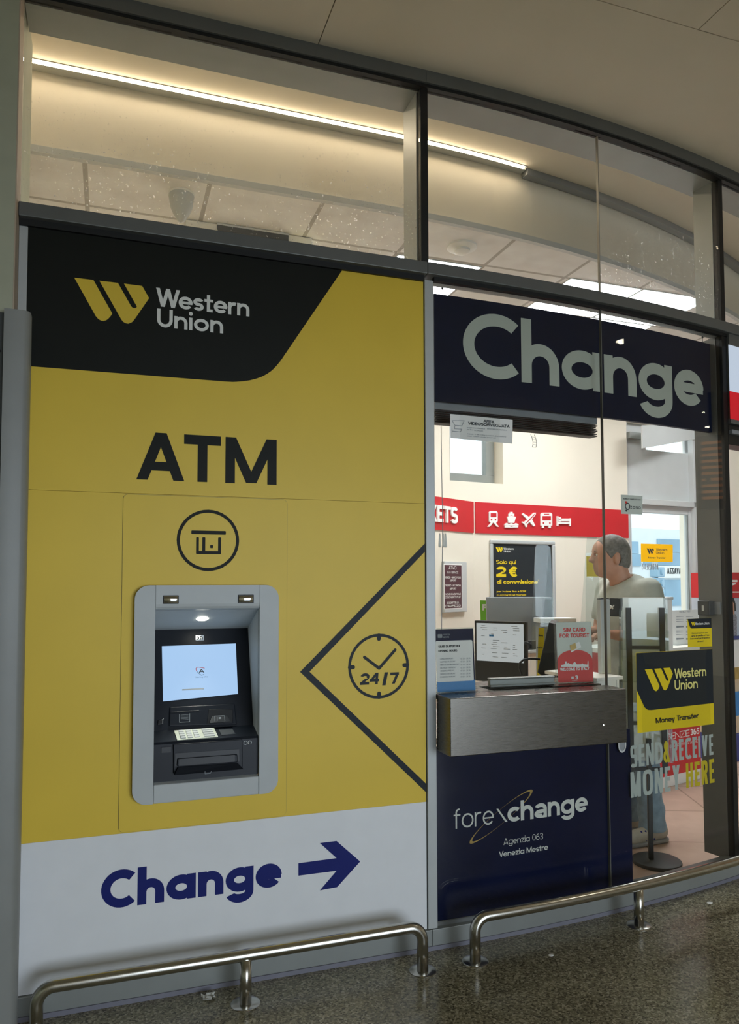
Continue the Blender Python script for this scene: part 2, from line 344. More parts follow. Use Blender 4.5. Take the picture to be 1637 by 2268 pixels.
def glyph(ch, w, k, xh, two=False, e=2.0):
    """polygons and width of one letter; w stroke, k width factor, xh x-height"""
    d = w * 1.1; g = []; a = ch
    def ring(W, y0, y1, a0=0, a1=360, x=0.0): return band(x + W / 2, (y0 + y1) / 2, W / 2, (y1 - y0) / 2, w, a0, a1, e)
    def bowl(x0, y0, y1, x1):
        R = min((y1 - y0) / 2, (x1 - x0) * 0.8)
        return rc(x0, y0, x1 - R, y0 + w) + rc(x0, y1 - w, x1 - R, y1) + band(x1 - R, (y0 + y1) / 2, R, (y1 - y0) / 2, w, -90, 90, e)
    R_ = 0.32 * k + w * 0.225                                   # half width of round lowercase
    WW = {'A': .74, 'B': .6, 'C': .70, 'D': .7, 'E': .5, 'F': .48, 'G': .8, 'H': .68, 'K': .64, 'L': .47, 'M': .86, 'N': .7, 'O': .86, 'P': .58, 'Q': .86, 'R': .62, 'S': .58, 'T': .58, 'U': .66, 'V': .72, 'W': 1.06, 'X': .68, 'Y': .68, 'Z': .6}.get(a, .56) * k + w * 0.25
    if a == ' ': return [], 0.3 * k
    if a in 'AV':
        c = WW / 2 - d / 2
        g = dg(0, 0, c, 1, d) + dg(WW - d, 0, c, 1, d)
        if a == 'A': g += rc(WW * .2, .2, WW * .8, .2 + w * .9)
        else: g = [[(x, 1 - y) for x, y in p] for p in g]
    elif a == 'B': WW2 = WW; g = rc(0, 0, w, 1) + bowl(0, 0, .5 + w / 2, WW2) + bowl(0, .5 - w / 2, 1, WW2 * .93)
    elif a == 'C': g = ring(WW * 1.2, 0, 1, 48, 312)
    elif a == 'D': g = rc(0, 0, w, 1) + bowl(0, 0, 1, WW)
    elif a in 'EF':
        g = rc(0, 0, w, 1) + rc(0, 1 - w, WW, 1) + rc(0, .5 - w / 2, WW * .92, .5 + w / 2)
        if a == 'E': g += rc(0, 0, WW, w)
    elif a == 'G': g = ring(WW, 0, 1, 45, 345) + rc(WW * .5, .5 - w, WW, .5) + rc(WW - w, .2, WW, .5)
    elif a == 'H': g = rc(0, 0, w, 1) + rc(WW - w, 0, WW, 1) + rc(0, .5 - w / 2, WW, .5 + w / 2)
    elif a in 'Il1' and a != '1': WW = w; g = rc(0, 0, w, 1)
    elif a == 'J': WW = .45 * k; g = rc(WW - w, .28, WW, 1) + band(WW / 2, .28, WW / 2, .28, w, 180, 360)
    elif a == 'K': g = rc(0, 0, w, 1) + dg(w * .8, .36, WW - d, 1, d) + dg(WW - d, 0, w * .9, .62, d)
    elif a == 'L': g = rc(0, 0, w, 1) + rc(0, 0, WW, w)
    elif a == 'M': c = WW / 2 - d / 2; g = rc(0, 0, w, 1) + rc(WW - w, 0, WW, 1) + dg(c, 0.02, 0, 1, d) + dg(c, 0.02, WW - d, 1, d)
    elif a == 'N': g = rc(0, 0, w, 1) + rc(WW - w, 0, WW, 1) + dg(WW - d, 0, 0, 1, d)
    elif a in 'OQ':
        g = ring(WW, 0, 1)
        if a == 'Q': g += dg(WW - d, -.05, WW * .5, .3, d)
    elif a in 'PR':
        g = rc(0, 0, w, 1) + bowl(0, .42, 1, WW)
        if a == 'R': g += dg(WW - d, 0, WW * .38, .44, d)
    elif a == 'S':
        r = (1 + w) / 4; g = band(WW / 2, 1 - r, WW / 2, r, w, 25, 270, e) + band(WW / 2, r, WW / 2, r, w, -155, 90, e)
    elif a == 'T': g = rc(WW / 2 - w / 2, 0, WW / 2 + w / 2, 1) + rc(0, 1 - w, WW, 1)
    elif a == 'U': r = min(WW / 2, .45); g = rc(0, r, w, 1) + rc(WW - w, r, WW, 1) + band(WW / 2, r, WW / 2, r, w, 180, 360, e)
    elif a == 'W':
        q = (WW - d) / 4; g = dg(q, 0, 0, 1, d) + dg(q, 0, 2 * q, 1, d) + dg(3 * q, 0, 2 * q, 1, d) + dg(3 * q, 0, 4 * q, 1, d)
    elif a == 'X': g = dg(0, 0, WW - d, 1, d) + dg(WW - d, 0, 0, 1, d)
    elif a == 'Y': c = WW / 2 - d / 2; g = dg(c, .42, 0, 1, d) + dg(c, .42, WW - d, 1, d) + rc(WW / 2 - w / 2, 0, WW / 2 + w / 2, .46)
    elif a == 'Z': g = rc(0, 0, WW, w) + rc(0, 1 - w, WW, 1) + dg(0, w * .5, WW - d, 1 - w * .5, d)
    elif a in 'abdgpqoce':
        WW = 2 * R_ * xh / .72; fr_ = (0, 360)
        if a == 'a' and two:
            WW *= .88; g = rc(WW - w, 0, WW, xh * .62) + band(WW / 2, xh * .62, WW / 2, xh * .38, w, 0, 155) + band(WW * .48, xh * .29, WW * .48, xh * .29, w, 60, 300) + rc(WW * .48, xh * .58 - w * .9, WW - w * .5, xh * .58) + rc(WW * .48, 0, WW * .62, w * .9) + dg(WW * .6, 0, WW - w, xh * .22, w * .9)
        elif a == 'c': WW *= .84; g = ring(WW * 1.16, 0, xh, 45, 315)
        elif a == 'e': WW *= .96; g = ring(WW, 0, xh, 0, 322) + rc(w * .5, xh / 2 - w * .42, WW - w * .08, xh / 2 + w * .42)
        else:
            g = ring(WW, 0, xh)
            if a == 'a': g += rc(WW - w, 0, WW, xh)
            if a == 'b': g += rc(0, 0, w, 1)
            if a == 'd': g += rc(WW - w, 0, WW, 1)
            if a == 'p': g += rc(0, -.3, w, xh)
            if a == 'q': g += rc(WW - w, -.3, WW, xh)
            if a == 'g': g += rc(WW - w, .0, WW, xh) + band(WW / 2, .0, WW / 2, .3, w, 200, 360)
    elif a in 'nhmru':
        WW = (.54 * k + w * .55) * xh / .72; R = WW / 2; top = band(R, xh - min(R, xh * .55), R, min(R, xh * .55), w, 0, 180); y = xh - min(R, xh * .55)
        if a in 'nh': g = rc(0, 0, w, 1 if a == 'h' else xh) + top + rc(WW - w, 0, WW, y)
        if a == 'u': g = [[(WW - x, xh - y_) for x, y_ in p] for p in rc(0, 0, w, xh) + top + rc(WW - w, 0, WW, y)]
        if a == 'm':
            g = rc(0, 0, w, xh) + top + rc(WW - w, 0, WW, y) + [[(x + WW - w, y_) for x, y_ in p] for p in top + rc(WW - w, 0, WW, y)]; WW = 2 * WW - w
        if a == 'r': g = rc(0, 0, w, xh) + band(R, y, R, min(R, xh * .55), w, 70, 180); WW *= .68
    elif a == 'f': WW = .36 * k + w * .3; r = WW * .5; g = rc(WW * .28, 0, WW * .28 + w, 1 - r) + band(WW * .28 + r, 1 - r, r, r, w, 75, 180) + rc(0, xh - w * .9, WW, xh)
    elif a == 't': WW = .34 * k + w * .5; g = rc(WW * .28, w * .6, WW * .28 + w, .93) + rc(0, xh - w * .85, WW, xh) + rc(WW * .28, 0, WW * .95, w * .85)
    elif a in 'ij':
        WW = w; g = rc(0, 0 if a == 'i' else -.25, w, xh) + [arcp(w / 2, xh + .22, w * .62, w * .62, 0, 330)]
    elif a == 'k': WW = .5 * k; g = rc(0, 0, w, 1) + dg(w * .8, xh * .35, WW - d, xh, d) + dg(WW - d, 0, w, xh * .6, d)
    elif a == 's':
        WW = .44 * k + w * .3; r = (xh + w) / 4; g = band(WW / 2, xh - r, WW / 2, r, w, 25, 270) + band(WW / 2, r, WW / 2, r, w, -155, 90)
    elif a in 'vwxyz':
        WW = (.78 if a == 'w' else .52) * k + w * .3; c = WW / 2 - d / 2
        if a == 'v': g = dg(c, 0, 0, xh, d) + dg(c, 0, WW - d, xh, d)
        if a == 'y': g = dg(c, 0, 0, xh, d) + dg(c - (WW / 2 - d / 2) * .42, -.3, WW - d, xh, d)
        if a == 'x': g = dg(0, 0, WW - d, xh, d) + dg(WW - d, 0, 0, xh, d)
        if a == 'w': q = (WW - d) / 4; g = dg(q, 0, 0, xh, d) + dg(q, 0, 2 * q, xh, d) + dg(3 * q, 0, 2 * q, xh, d) + dg(3 * q, 0, 4 * q, xh, d)
        if a == 'z': g = rc(0, 0, WW, w) + rc(0, xh - w, WW, xh) + dg(0, w * .5, WW - d, xh - w * .5, d)
    elif a == '0': WW = .56 * k + w * .2; g = ring(WW, 0, 1)
    elif a == '1': WW = .34 * k; g = rc(WW - w, 0, WW, 1) + dg(0, .72, WW - w, 1 - w * .3, w)
    elif a == '2':
        WW = .56 * k + w * .1; g = band(WW / 2, .69, WW / 2, .31, w, -42, 170) + rc(0, 0, WW, w) + dg(0, w * .75, WW - d * 1.5, .52, d * 1.35)
    elif a == '3': WW = .54 * k + w * .1; r = (1 + w) / 4; g = band(WW / 2, 1 - r, WW / 2, r, w, -90, 150) + band(WW / 2, r, WW / 2, r, w, -150, 90)
    elif a == '4': WW = .6 * k; g = rc(WW * .6, 0, WW * .6 + w, 1) + rc(0, .24, WW, .24 + w * .95) + dg(0, .24 + w * .4, WW * .6 - d * .1, 1, d)
    elif a == '5': WW = .54 * k + w * .1; r = .32; g = rc(w * .2, 1 - w, WW, 1) + rc(w * .2, .55, w * 1.2, 1) + band(WW / 2, r, WW / 2, r, w, -150, 140)
    elif a == '6': WW = .56 * k + w * .1; g = band(WW / 2, .32, WW / 2, .32, w, 0, 360) + band(WW * .75, .4, WW * .75, .6, w, 95, 180)
    elif a == '9': WW = .56 * k + w * .1; g = band(WW / 2, .68, WW / 2, .32, w, 0, 360) + band(WW * .25, .6, WW * .75, .6, w, -85, 0)
    elif a == '7': WW = .52 * k + w * .1; g = rc(0, 1 - w, WW, 1) + dg(WW * .2, 0, WW - d, 1 - w * .5, d)
    elif a == '8': WW = .56 * k; r = (1 + w) / 4; g = band(WW / 2, 1 - r, WW * .46, r, w, 0, 360) + band(WW / 2, r, WW / 2, r, w, 0, 360)
    elif a == '€': WW = .6 * k + w * .2; g = ring(WW, 0, 1, 45, 315) + rc(-.08, .54, WW * .7, .54 + w * .6) + rc(-.08, .34, WW * .66, .34 + w * .6)
    elif a == '&':
        WW = .66 * k + w * .3; r = .24; g = band(WW * .42, 1 - r, WW * .3, r, w, 0, 360) + band(WW * .42, .29, WW * .42, .29, w, 60, 350) + dg(WW - d, 0, WW * .14, 1 - r * 1.1, d)
    elif a == '/': WW = .42 * k + w; g = dg(0, -.02, WW - d, 1, d)
    elif a == '\\': WW = .42 * k + w; g = dg(WW - d, -.02, 0, 1, d)
    elif a == '-': WW = .3 * k; g = rc(0, xh * .42, WW, xh * .42 + w)
    elif a in '.:,': WW = w; g = rc(0, 0, w, w) + (rc(0, xh - w, w, xh) if a == ':' else [])
    elif a == '!': WW = w; g = rc(0, .32, w, 1) + rc(0, 0, w, w)
    elif a in "'*": WW = w; g = rc(0, .7, w, 1)
    else: g = ring(WW, 0, 1)
    return g, WW
def layout(txt, w, k, xh, gap, two, e):
    x = 0.0; out = []; prev = ''
    for ch in txt:
        g, a = glyph(ch, w, k, xh, two, e)
        pair = prev + ch
        if pair in ('AT', 'Tr', 'We', 'AV', 'VA', 'Ve', 'TO', 'Tra', 'To'): x -= 0.09 * k
        out += [[(px_ + x, py_) for px_, py_ in p] for p in g]; x += a + gap; prev = ch
    return out, x - gap
def text(txt, u0, v0, H, Wd=None, w=0.16, xh=0.7, gap=None, two=True, e=2.0, slant=0.0, mirror=False, align='l'):
    gap = (0.085 - w * 0.15) if gap is None else gap
    k = 1.0
    if Wd is not None:
        a = layout(txt, w, 1.0, xh, gap, two, e)[1]; b = layout(txt, w, 1.2, xh, gap, two, e)[1]
        k = 1.0 + 0.2 * (Wd / H - a) / (b - a)
        if k < 0.35: gap *= 0.6; k = 0.35
    P, tw = layout(txt, w, k, xh, gap, two, e)
    if Wd is not None: sx = Wd / (tw * H)
    else: sx = 1.0
    off = 0 if align == 'l' else (-tw * H / 2 if align == 'c' else -tw * H)
    res = []
    for p in P:
        q = [((x * sx + slant * y) * H, y * H) for x, y in p]
        if mirror: q = [(tw * sx * H - x, y) for x, y in q][::-1]
        res.append([(u0 + off + x, v0 + y) for x, y in q])
    return res
def ptext(fr, txt, left, right, base, top, n=0.0, **k):
    """lettering fitted between pixels: left/right give the extent along the surface, base/top the height"""
    u0 = fr.px(*left, n)[0]; u1 = fr.px(*right, n)[0]; v0 = fr.px(*base, n)[1]; v1 = fr.px(*top, n)[1]
    return text(txt, u0, v0, v1 - v0, u1 - u0, **k)
def pp(fr, pts, n=0.0, s=1.0, ox=0.0, oy=0.0): return [fr.px(ox + x / s, oy + y / s, n) for x, y in pts]
def ellipse(cx, cy, rx, ry, n=40): return [(cx + rx * cos(2 * pi * i / n), cy + ry * sin(2 * pi * i / n)) for i in range(n)]
def rrect(u0, v0, u1, v1, r, n=6):
    o = []
    for cx, cy, a in ((u1 - r, v1 - r, 0), (u0 + r, v1 - r, 90), (u0 + r, v0 + r, 180), (u1 - r, v0 + r, 270)):
        o += [(cx + r * cos(radians(a + 90 * i / n)), cy + r * sin(radians(a + 90 * i / n))) for i in range(n + 1)]
    return o
def bar(x0, y0, x1, y1, w, rnd=True):
    L = sqrt((x1 - x0) ** 2 + (y1 - y0) ** 2); dx, dy = (x1 - x0) / L, (y1 - y0) / L; a = math.degrees(atan2(dy, dx)); r = w / 2
    if not rnd: return [(x0 - dy * r, y0 + dx * r), (x0 + dy * r, y0 - dx * r), (x1 + dy * r, y1 - dx * r), (x1 - dy * r, y1 + dx * r)]
    return arcp(x1, y1, r, r, a - 90, a + 90, n=6) + arcp(x0, y0, r, r, a + 90, a + 270, n=6)
# the slanted double-bar emblem, unit height, origin at its lower left
_raw1 = [(120, 125), (465, 165), (808, 775), (775, 825), (740, 865), (700, 895), (650, 910), (605, 903), (560, 878), (525, 842), (505, 815)]
_raw2 = [(575, 180), (910, 220), (1145, 635), (1165, 660), (1205, 677), (1238, 672), (1254, 655), (1245, 632), (1020, 232), (1350, 275), (1475, 497), (1215, 875), (1185, 912), (1160, 935), (1100, 960), (1045, 950), (1000, 920), (965, 870)]
FA = Fr((0, 0, 0), 0)
_q1 = pp(FA, _raw1, 0, 8.185, 150, 600); _q2 = pp(FA, _raw2, 0, 8.185, 150, 600)
_u0 = min(p[0] for p in _q1); _v0 = min(p[1] for p in _q2); _h = max(p[1] for p in _q1) - _v0; EMW = (max(p[0] for p in _q2) - _u0) / _h
EMB = [[((u - _u0) / _h, (v - _v0) / _h) for u, v in q][::-1] for q in (_q1, _q2)]
def emblem(u, v, h): return [[(u + a * h, v + b * h) for a, b in q] for q in EMB]

# ================================================================== SETTING
F0 = Fc(0.0)
CZ = 3.65                                                   # hall ceiling
TZ = 3.46                                                   # shop tile ceiling
BW = Fr((2.958, 2.972, 0), 7.3)                             # back wall of the shop
LW = Fr((2.958, 2.972, 0), 29.4)                            # angled partition on its left
def arc_ring(s0, s1, o0, o1, z0, z1, seg=24):
    mb = MB(); mb.slab(F0, s0, z0, s1, z1, o0, o1, seg); return mb
# hall floor, shop floor
def floor_poly(z0, z1, side):
    edge = [cv(-4, 0, 0)] + [cv(X0 + i * 0.3, 0, 0) for i in range(25)]
    edge = [(p.x, p.y) for p in edge]
    far = [(11.2, edge[-1][1]), (11.2, -10), (-4, -10)] if side == 'hall' else [(edge[-1][0], 9), (-4, 9)]
    poly = edge + far
    mb = MB(); k = len(poly)
    mb.add([(x, y, z1) for x, y in poly] + [(x, y, z0) for x, y in poly], [tuple(range(k)), tuple(range(2 * k - 1, k - 1, -1))] + [(i, (i + 1) % k, (i + 1) % k + k, i + k) for i in range(k)])
    return mb
S(floor_poly(-0.15, 0.0, 'hall'), 'floor', 'terrazzo')
mb = MB()
# shop floor stops at the back wall
e = [(p.x, p.y) for p in [cv(-0.35, 0, -0.005)] + [cv(X0 + i * 0.3, 0, -0.005) for i in range(25)]]
bk = [(BW(6.2, 0).x, BW(6.2, 0).y), (BW(-4.2, 0).x, BW(-4.2, 0).y)]
poly = e + bk; k = len(poly)
mb.add([(x, y, 0.0) for x, y in poly] + [(x, y, -0.15) for x, y in poly], [tuple(range(k)), tuple(range(2 * k - 1, k - 1, -1))] + [(i, (i + 1) % k, (i + 1) % k + k, i + k) for i in range(k)])
S(mb, 'floor_shop', 'shopfloor')
# hall ceiling: boards with open joints under a slab
mb = MB()
YF = 0.0
mb.box((-4, -10, CZ), (.763, 0, CZ + .02)).box((.767, -10, CZ), (2.158, -.592, CZ + .02)).box((2.162, -10, CZ), (11.2, -.592, CZ + .02))
q = [(.767, -.588), (11.2, -.588), (11.2, 3.2)] + [(cv(s, 0, 0).x, cv(s, 0, 0).y) for s in (8.4, 7.8, 7.2, 6.6, 6.0, 5.6, 5.2, 4.8, 4.4, 4.0, 3.6, 3.2, 2.8, 2.5, 2.17, 1.8, 1.3, .767)]
k = len(q); mb.add([(x, y, CZ) for x, y in q] + [(x, y, CZ + .02) for x, y in q], [tuple(range(k)), tuple(range(2 * k - 1, k - 1, -1))] + [(i, i + k, (i + 1) % k + k, (i + 1) % k) for i in range(k)])
S(mb, 'ceiling', 'hallceil')
mb = MB().box((-4, -10, CZ + .021), (11.2, -.02, CZ + .12)); S(mb, 'ceiling_slab', 'gasket')
# hall shell behind the photographer, with its glazed entrance
mb = MB(); mb.box((-4, -10.1, 0), (.6, -10, CZ)).box((.6, -10.1, 3.2), (5.6, -10, CZ)).box((5.6, -10.1, 0), (11.2, -10, CZ)); S(mb, 'wall_hall_back', 'plaster')
S(MB().box((-4, -4.9, 2.35), (11.2, -4.5, CZ - .002)), 'daylight_baffle', 'hallceil')  # unseen beam, added to keep entrance daylight off the upper shop front
S(MB().box((11.2, -10, 0), (11.3, 3.2, CZ)), 'wall_hall_right', 'plaster')
S(MB().box((-4.1, -10, 0), (-4, -.1, CZ)), 'wall_hall_left', 'pier')
# pier left of the shop front
S(MB().box((-4, -.098, 0), (-.326, .35, CZ)), 'wall_left', 'pier')
S(MB().box((-.326, -.094, 0), (-.322, .02, CZ - .0)), 'trim_1', 'pieredge')

# shop front frame
def fr_box(name, s0, s1, o0, o1, z0, z1, mt, seg=None, bev=0.0):
    seg = seg or max(1, int(abs(s1 - s0) / .18)); return S(arc_ring(s0, s1, o0, o1, z0, z1, seg), name, mt, bevel=bev)
SE = 6.6
fr_box('trim_2', -.321, 1.2375, -.02, .03, 3.597, 3.652, 'aludark', 1); fr_box('trim_3', 1.2385, SE, -.02, .03, 3.597, 3.652, 'aludark')
fr_box('trim_4', -.321, SE, -.018, .02, 3.583, 3.597, 'gasket', 24)
fr_box('trim_5', -.321, SE, -.175, -.02, 3.583, 3.80, 'alu', 24)          # deep inner frame, top
fr_box('trim_6', -.321, 1.2375, -.10, .035, 2.768, 2.819, 'aludark', 1, .003); fr_box('trim_7', 1.2385, SE, -.065, .035, 2.768, 2.819, 'aludark', None, .003)
fr_box('trim_8', -.321, 1.232, -.06, .012, 2.745, 2.768, 'gasket', 1); fr_box('trim_9', 1.277, SE, -.012, .012, 2.752, 2.768, 'gasket')
fr_box('trim_10', 1.277, SE, -.055, -.02, 2.755, 2.768, 'alulight')        # reveal under the transom, inside
# middle mullion
fr_box('trim_11', 1.221, 1.254, -.03, .006, 2.819, 3.583, 'gasket', 1); fr_box('trim_12', 1.215, 1.258, -.175, -.03, 2.819, 3.583, 'alulight', 1)
fr_box('trim_13', 1.2345, 1.2755, -.16, .008, .082, 2.752, 'alulight', 1, .002); fr_box('trim_14', 1.2315, 1.2345, -.02, .001, .082, 2.745, 'gasket', 1)
# right mullion
a = onF(1588.5, 430)[0]; b = onF(1599.3, 420, .006)[0] - .0005
fr_box('trim_15', a, b, -.03, .006, 2.819, 3.583, 'gasket', 1); fr_box('trim_16', a - .004, b, -.14, -.03, 2.819, 3.583, 'alu', 1)
fr_box('trim_17', a - .002, b, -.03, .006, .082, 2.752, 'gasket', 1); fr_box('trim_18', a - .004, b, -.165, -.03, .082, 2.752, 'aludark', 1)
MR0, MR1 = a, b
# white strip beside the pier
fr_box('trim_19', -.3215, -.2925, -.05, .004, .082, 2.745, 'alulight', 1, .002)
# base
mb = arc_ring(-.321, 1.2495, -.05, .012, .016, .080, 1); mb.slab(F0, 1.2505, .016, SE, .080, -.05, .012, 20); S(mb, 'baseboard_front', 'alu', bevel=.002)
mb = arc_ring(-.321, SE, -.05, .016, .0, .0165, 24); S(mb, 'baseboard_foot', mat('foot_strip', '#7C7C88', .5, .2))
fr_box('trim_20', 1.277, SE, -.05, -.013, .080, .098, 'aludark')
# panes
J = 2.150
def pane(name, s0, s1, zs, mt='glass'):
    mb = MB()
    for z0, z1 in zs: mb.slab(F0, s0, z0, s1, z1, -.012, -.002, max(1, int((s1 - s0) / .12)))
    return S(mb, name, mt)
pane('window_1', -.32, 1.2205, [(2.8195, 3.583)], 'glassdirty')
pane('window_2', 1.2545, J - .001, [(2.8195, 3.583)]); pane('window_3', J + .001, MR0 - .0005, [(2.8195, 3.583)], 'glassdirty')
pane('window_4', 1.276, J - .001, [(.0985, 2.7515)]); pane('window_5', J + .001, MR0 - .003, [(.0985, 2.7515)])
pane('window_6', MR1 + .0005, SE, [(2.8195, 3.583)])
fr_box('trim_21', J - .0022, J + .0022, -.0125, .0006, .0985, 2.7515, mat('silicone', '#5F6058', .4), 1); fr_box('trim_22', J - .0022, J + .0022, -.0125, .0006, 2.8195, 3.583, mat('silicone_light', '#9A9588', .4), 1)

# shop interior shell
mb = MB(); mb.slab(F0, -.6, TZ + .021, 8.4, 3.90, -.86, -.80, 30); S(mb, 'wall_fascia', 'plaster')
mb = MB(); mb.slab(F0, -.6, TZ - .012, 8.4, TZ + .02, -.815, -.785, 30); S(mb, 'trim_23', 'lightgrey')       # edge angle of the tile ceiling
mb = MB(); mb.slab(F0, -.6, 3.85, 8.4, 3.92, -.86, -.02, 30); S(mb, 'ceiling_cove', 'plaster')
mb = MB(); q = [(cv(s, 0, -.80).x, cv(s, 0, -.80).y) for s in [-.6, 1.3] + [1.3 + i * .33 for i in range(1, 22)]] + [(BW(6.2, 0).x, BW(6.2, 0).y), (BW(-4.2, 0).x, BW(-4.2, 0).y + .05)]
k = len(q); mb.add([(x, y, TZ) for x, y in q] + [(x, y, TZ + .02) for x, y in q], [tuple(range(k)), tuple(range(2 * k - 1, k - 1, -1))] + [(i, (i + 1) % k, (i + 1) % k + k, i + k) for i in range(k)])
S(mb, 'ceiling_tiles', 'ceiltile')
# back wall with a window and a door opening; thickness .22
U0, U1 = BW.px(974, 1000, -.16)[0], BW.px(1114, 1000)[0]
WZ0, WZ1 = BW.px(1100, 1071)[1], 2.98
DU0, DU1, DZ = 1.80, 2.745, 3.05
mb = MB(); T = -.22
mb.slab(BW, -4.2, 0, U0, 3.9, T, 0).slab(BW, U0, 0, U1, WZ0, T, 0).slab(BW, U0, WZ1, U1, 3.9, T, 0).slab(BW, U1, 0, DU0, 3.9, T, 0)
mb.slab(BW, DU0, DZ, DU1, 3.9, T, 0).slab(BW, DU1, 0, 6.2, 3.9, T, 0)
S(mb, 'wall_back', 'plaster')
S(MB().box((-.6, .36, 0), (-.5, 6, 3.9)), 'wall_shop_left', 'plaster')
p = BW(6.2, 0); S(MB().box((p.x, .9, 0), (p.x + .1, p.y + .3, 3.9)), 'wall_shop_right', 'plaster')
# back window
w = thing('window_7', BW(U0, WZ0, -.16), None, None); w['kind'] = 'structure'
mb = MB(); f = .09
mb.slab(BW, U0, WZ0, U1, WZ0 + f, -.20, -.13).slab(BW, U1 - f, WZ0 + f, U1, WZ1, -.20, -.13).slab(BW, U0, WZ0 + f, U0 + f, WZ1, -.20, -.13)
mb.build('window_frame', 'alu', w, bevel=.004); MB().slab(BW, U0 + f, WZ0 + f, U1 - f, WZ1, -.17, -.16).build('pane', 'glass', w)
# angled partition that carries the left half of the red band
S(MB().slab(LW, -1.6, 0, 0, 2.176, -.03, 0), 'wall_partition', 'plaster')
# entrance door of the shop with fanlight panel
d = thing('door_1', BW(DU0, 0), None, None); d['kind'] = 'structure'
a0 = BW.px(1394, 1127)[0]; a1 = BW.px(1530, 1137)[0]; fz = 2.19
mb = MB(); mb.slab(BW, DU0, 0, DU0 + .03, DZ, -.12, -.02).slab(BW, DU1 - .045, 0, DU1, DZ, -.12, .012).slab(BW, DU0, 2.245, DU1, 2.30, -.12, .012)
mb.build('door_frame', 'lightgrey', d, bevel=.003)
hu0, hu1 = BW.px(1427, 990, -.07)[0], BW.px(1538, 990, -.07)[0]; hz0 = BW.px(1480, 1001, -.05)[1]; hz1 = 3.02
mb = MB().slab(BW, DU0 + .03, 2.30, DU1 - .045, hz0, -.09, -.05).slab(BW, DU0 + .03, hz0, hu0, DZ, -.09, -.05).slab(BW, hu1, hz0, DU1 - .045, DZ, -.09, -.05).slab(BW, hu0, hz1, hu1, DZ, -.09, -.05)
mb.build('fanlight_panel', 'lightgrey', d)
mb = MB(); mb.slab(BW, DU0 + .03, 0, DU0 + .075, 2.245, -.09, -.03).slab(BW, a1, 0, DU1 - .045, 2.245, -.09, -.03).slab(BW, DU0 + .075, 2.17, a1, 2.245, -.09, -.03).slab(BW, DU0 + .075, 0, a1, .12, -.09, -.03)
lf = mb.build('door_leaf', 'lightgrey', d, bevel=.003)
MB().slab(BW, DU0 + .075, .12, a1, 2.17, -.065, -.055).build('pane', 'glass', lf)
MB().slab(BW, a1 - .02, .12, a1 - .008, 2.17, -.05, -.03).build('stile_strip', 'alu', lf)
b_ = BW.px(1490, 1260)
mb = MB().flat(BW, ptext(BW, 'AGENZIE365', (1422, 1254), (1459, 1254), (1430, 1262), (1430, 1248), n=-.05, w=.12, mirror=True), -.053); mb.build('door_lettering', 'inklight', lf)
# tilted fanlight sash, open
q = [(1423, 942), (1544, 938), (1543, 972), (1424, 993)]; nn = [.22, .03, .03, .22]
pts = [BW(*BW.px(x, y, n), n) for (x, y), n in zip(q, nn)]
hs = thing('hopper_sash', pts[3], 'grey fanlight sash tilted open above the glazed shop door', 'window sash')
mb = MB(); off = BW.N * -.02; mb.hexa([pts[3] + off, pts[2] + off, pts[2], pts[3], pts[0] + off, pts[1] + off, pts[1], pts[0]]); mb.build('sash_panel', 'lightgrey', hs, bevel=.003)
MB().slab(BW, BW.px(1390, 957)[0], BW.px(1390, 971)[1], BW.px(1424, 957)[0], BW.px(1390, 957)[1], -.02, .03).build('hinge_rail', 'alu', hs)

# ------------------------------------------------------------------ the street seen through the door
S(MB().box((0, 6.2, -.1), (26, 30, -.02)), 'ground_street', 'street')
ST = Fr(dep(1460, 1284, 17.0) * 1.0, 8); ST.o.z = 0
hb = thing('street_building', ST(0, 0), 'pale street building with blue windows seen through the shop door', 'building')
MB().slab(ST, -6, 0, 9, ST.px(1460, 1172)[1], -3, 0).build('facade', 'house', hb)
for x0, y0, x1, y1 in ((1392, 1200, 1412, 1226), (1455, 1196, 1522, 1222), (1392, 1228, 1418, 1254), (1425, 1225, 1522, 1252), (1472, 1284, 1524, 1342), (1392, 1290, 1420, 1350)):
    u0, v0 = ST.px(x0, y1); u1, v1 = ST.px(x1, y0); MB().slab(ST, u0, v0, u1, v1, .001, .03).build('window', 'housedark', hb)
u0, v0 = ST.px(1440, 1280); u1, v1 = ST.px(1526, 1254); sg = MB().slab(ST, u0, v0, u1, v1, .001, .06).build('shop_sign', 'white', hb)
MB().flat(ST, ptext(ST, 'LAVAZZA', (1473, 1270), (1508, 1270), (1480, 1271), (1480, 1258), w=.2, mirror=True), .063).build('sign_lettering', 'ink', sg)
tl = thing('traffic_light', dep(1448, 1350, 13.0), 'pale blue traffic light on a pole outside the shop door', 'traffic light')
TL = Fr(dep(1448, 1284, 13.0), 30); TL.o.z = 0
mb = MB(); u, v = TL.px(1447, 1350); v2 = TL.px(1447, 1240)[1]; mb.tube([TL(u + .12, -.02), TL(u + .12, v2)], .05, 10); mb.build('pole', 'street', tl)
for y0, y1 in ((1256, 1278), (1280, 1302), (1304, 1330)):
    u0, v0 = TL.px(1439, y1); u1, v1 = TL.px(1455, y0); h_ = MB().slab(TL, u0, v0, u1, v1, 0, .14).build('signal_head', 'housedark', tl, bevel=.02)
    MB().lathe(TL((u0 + u1) / 2, (v0 + v1) / 2, .14), [(.0, .03), (.05, .03), (.055, 0)], 14, TL.N).build('lens', 'housedark', h_)

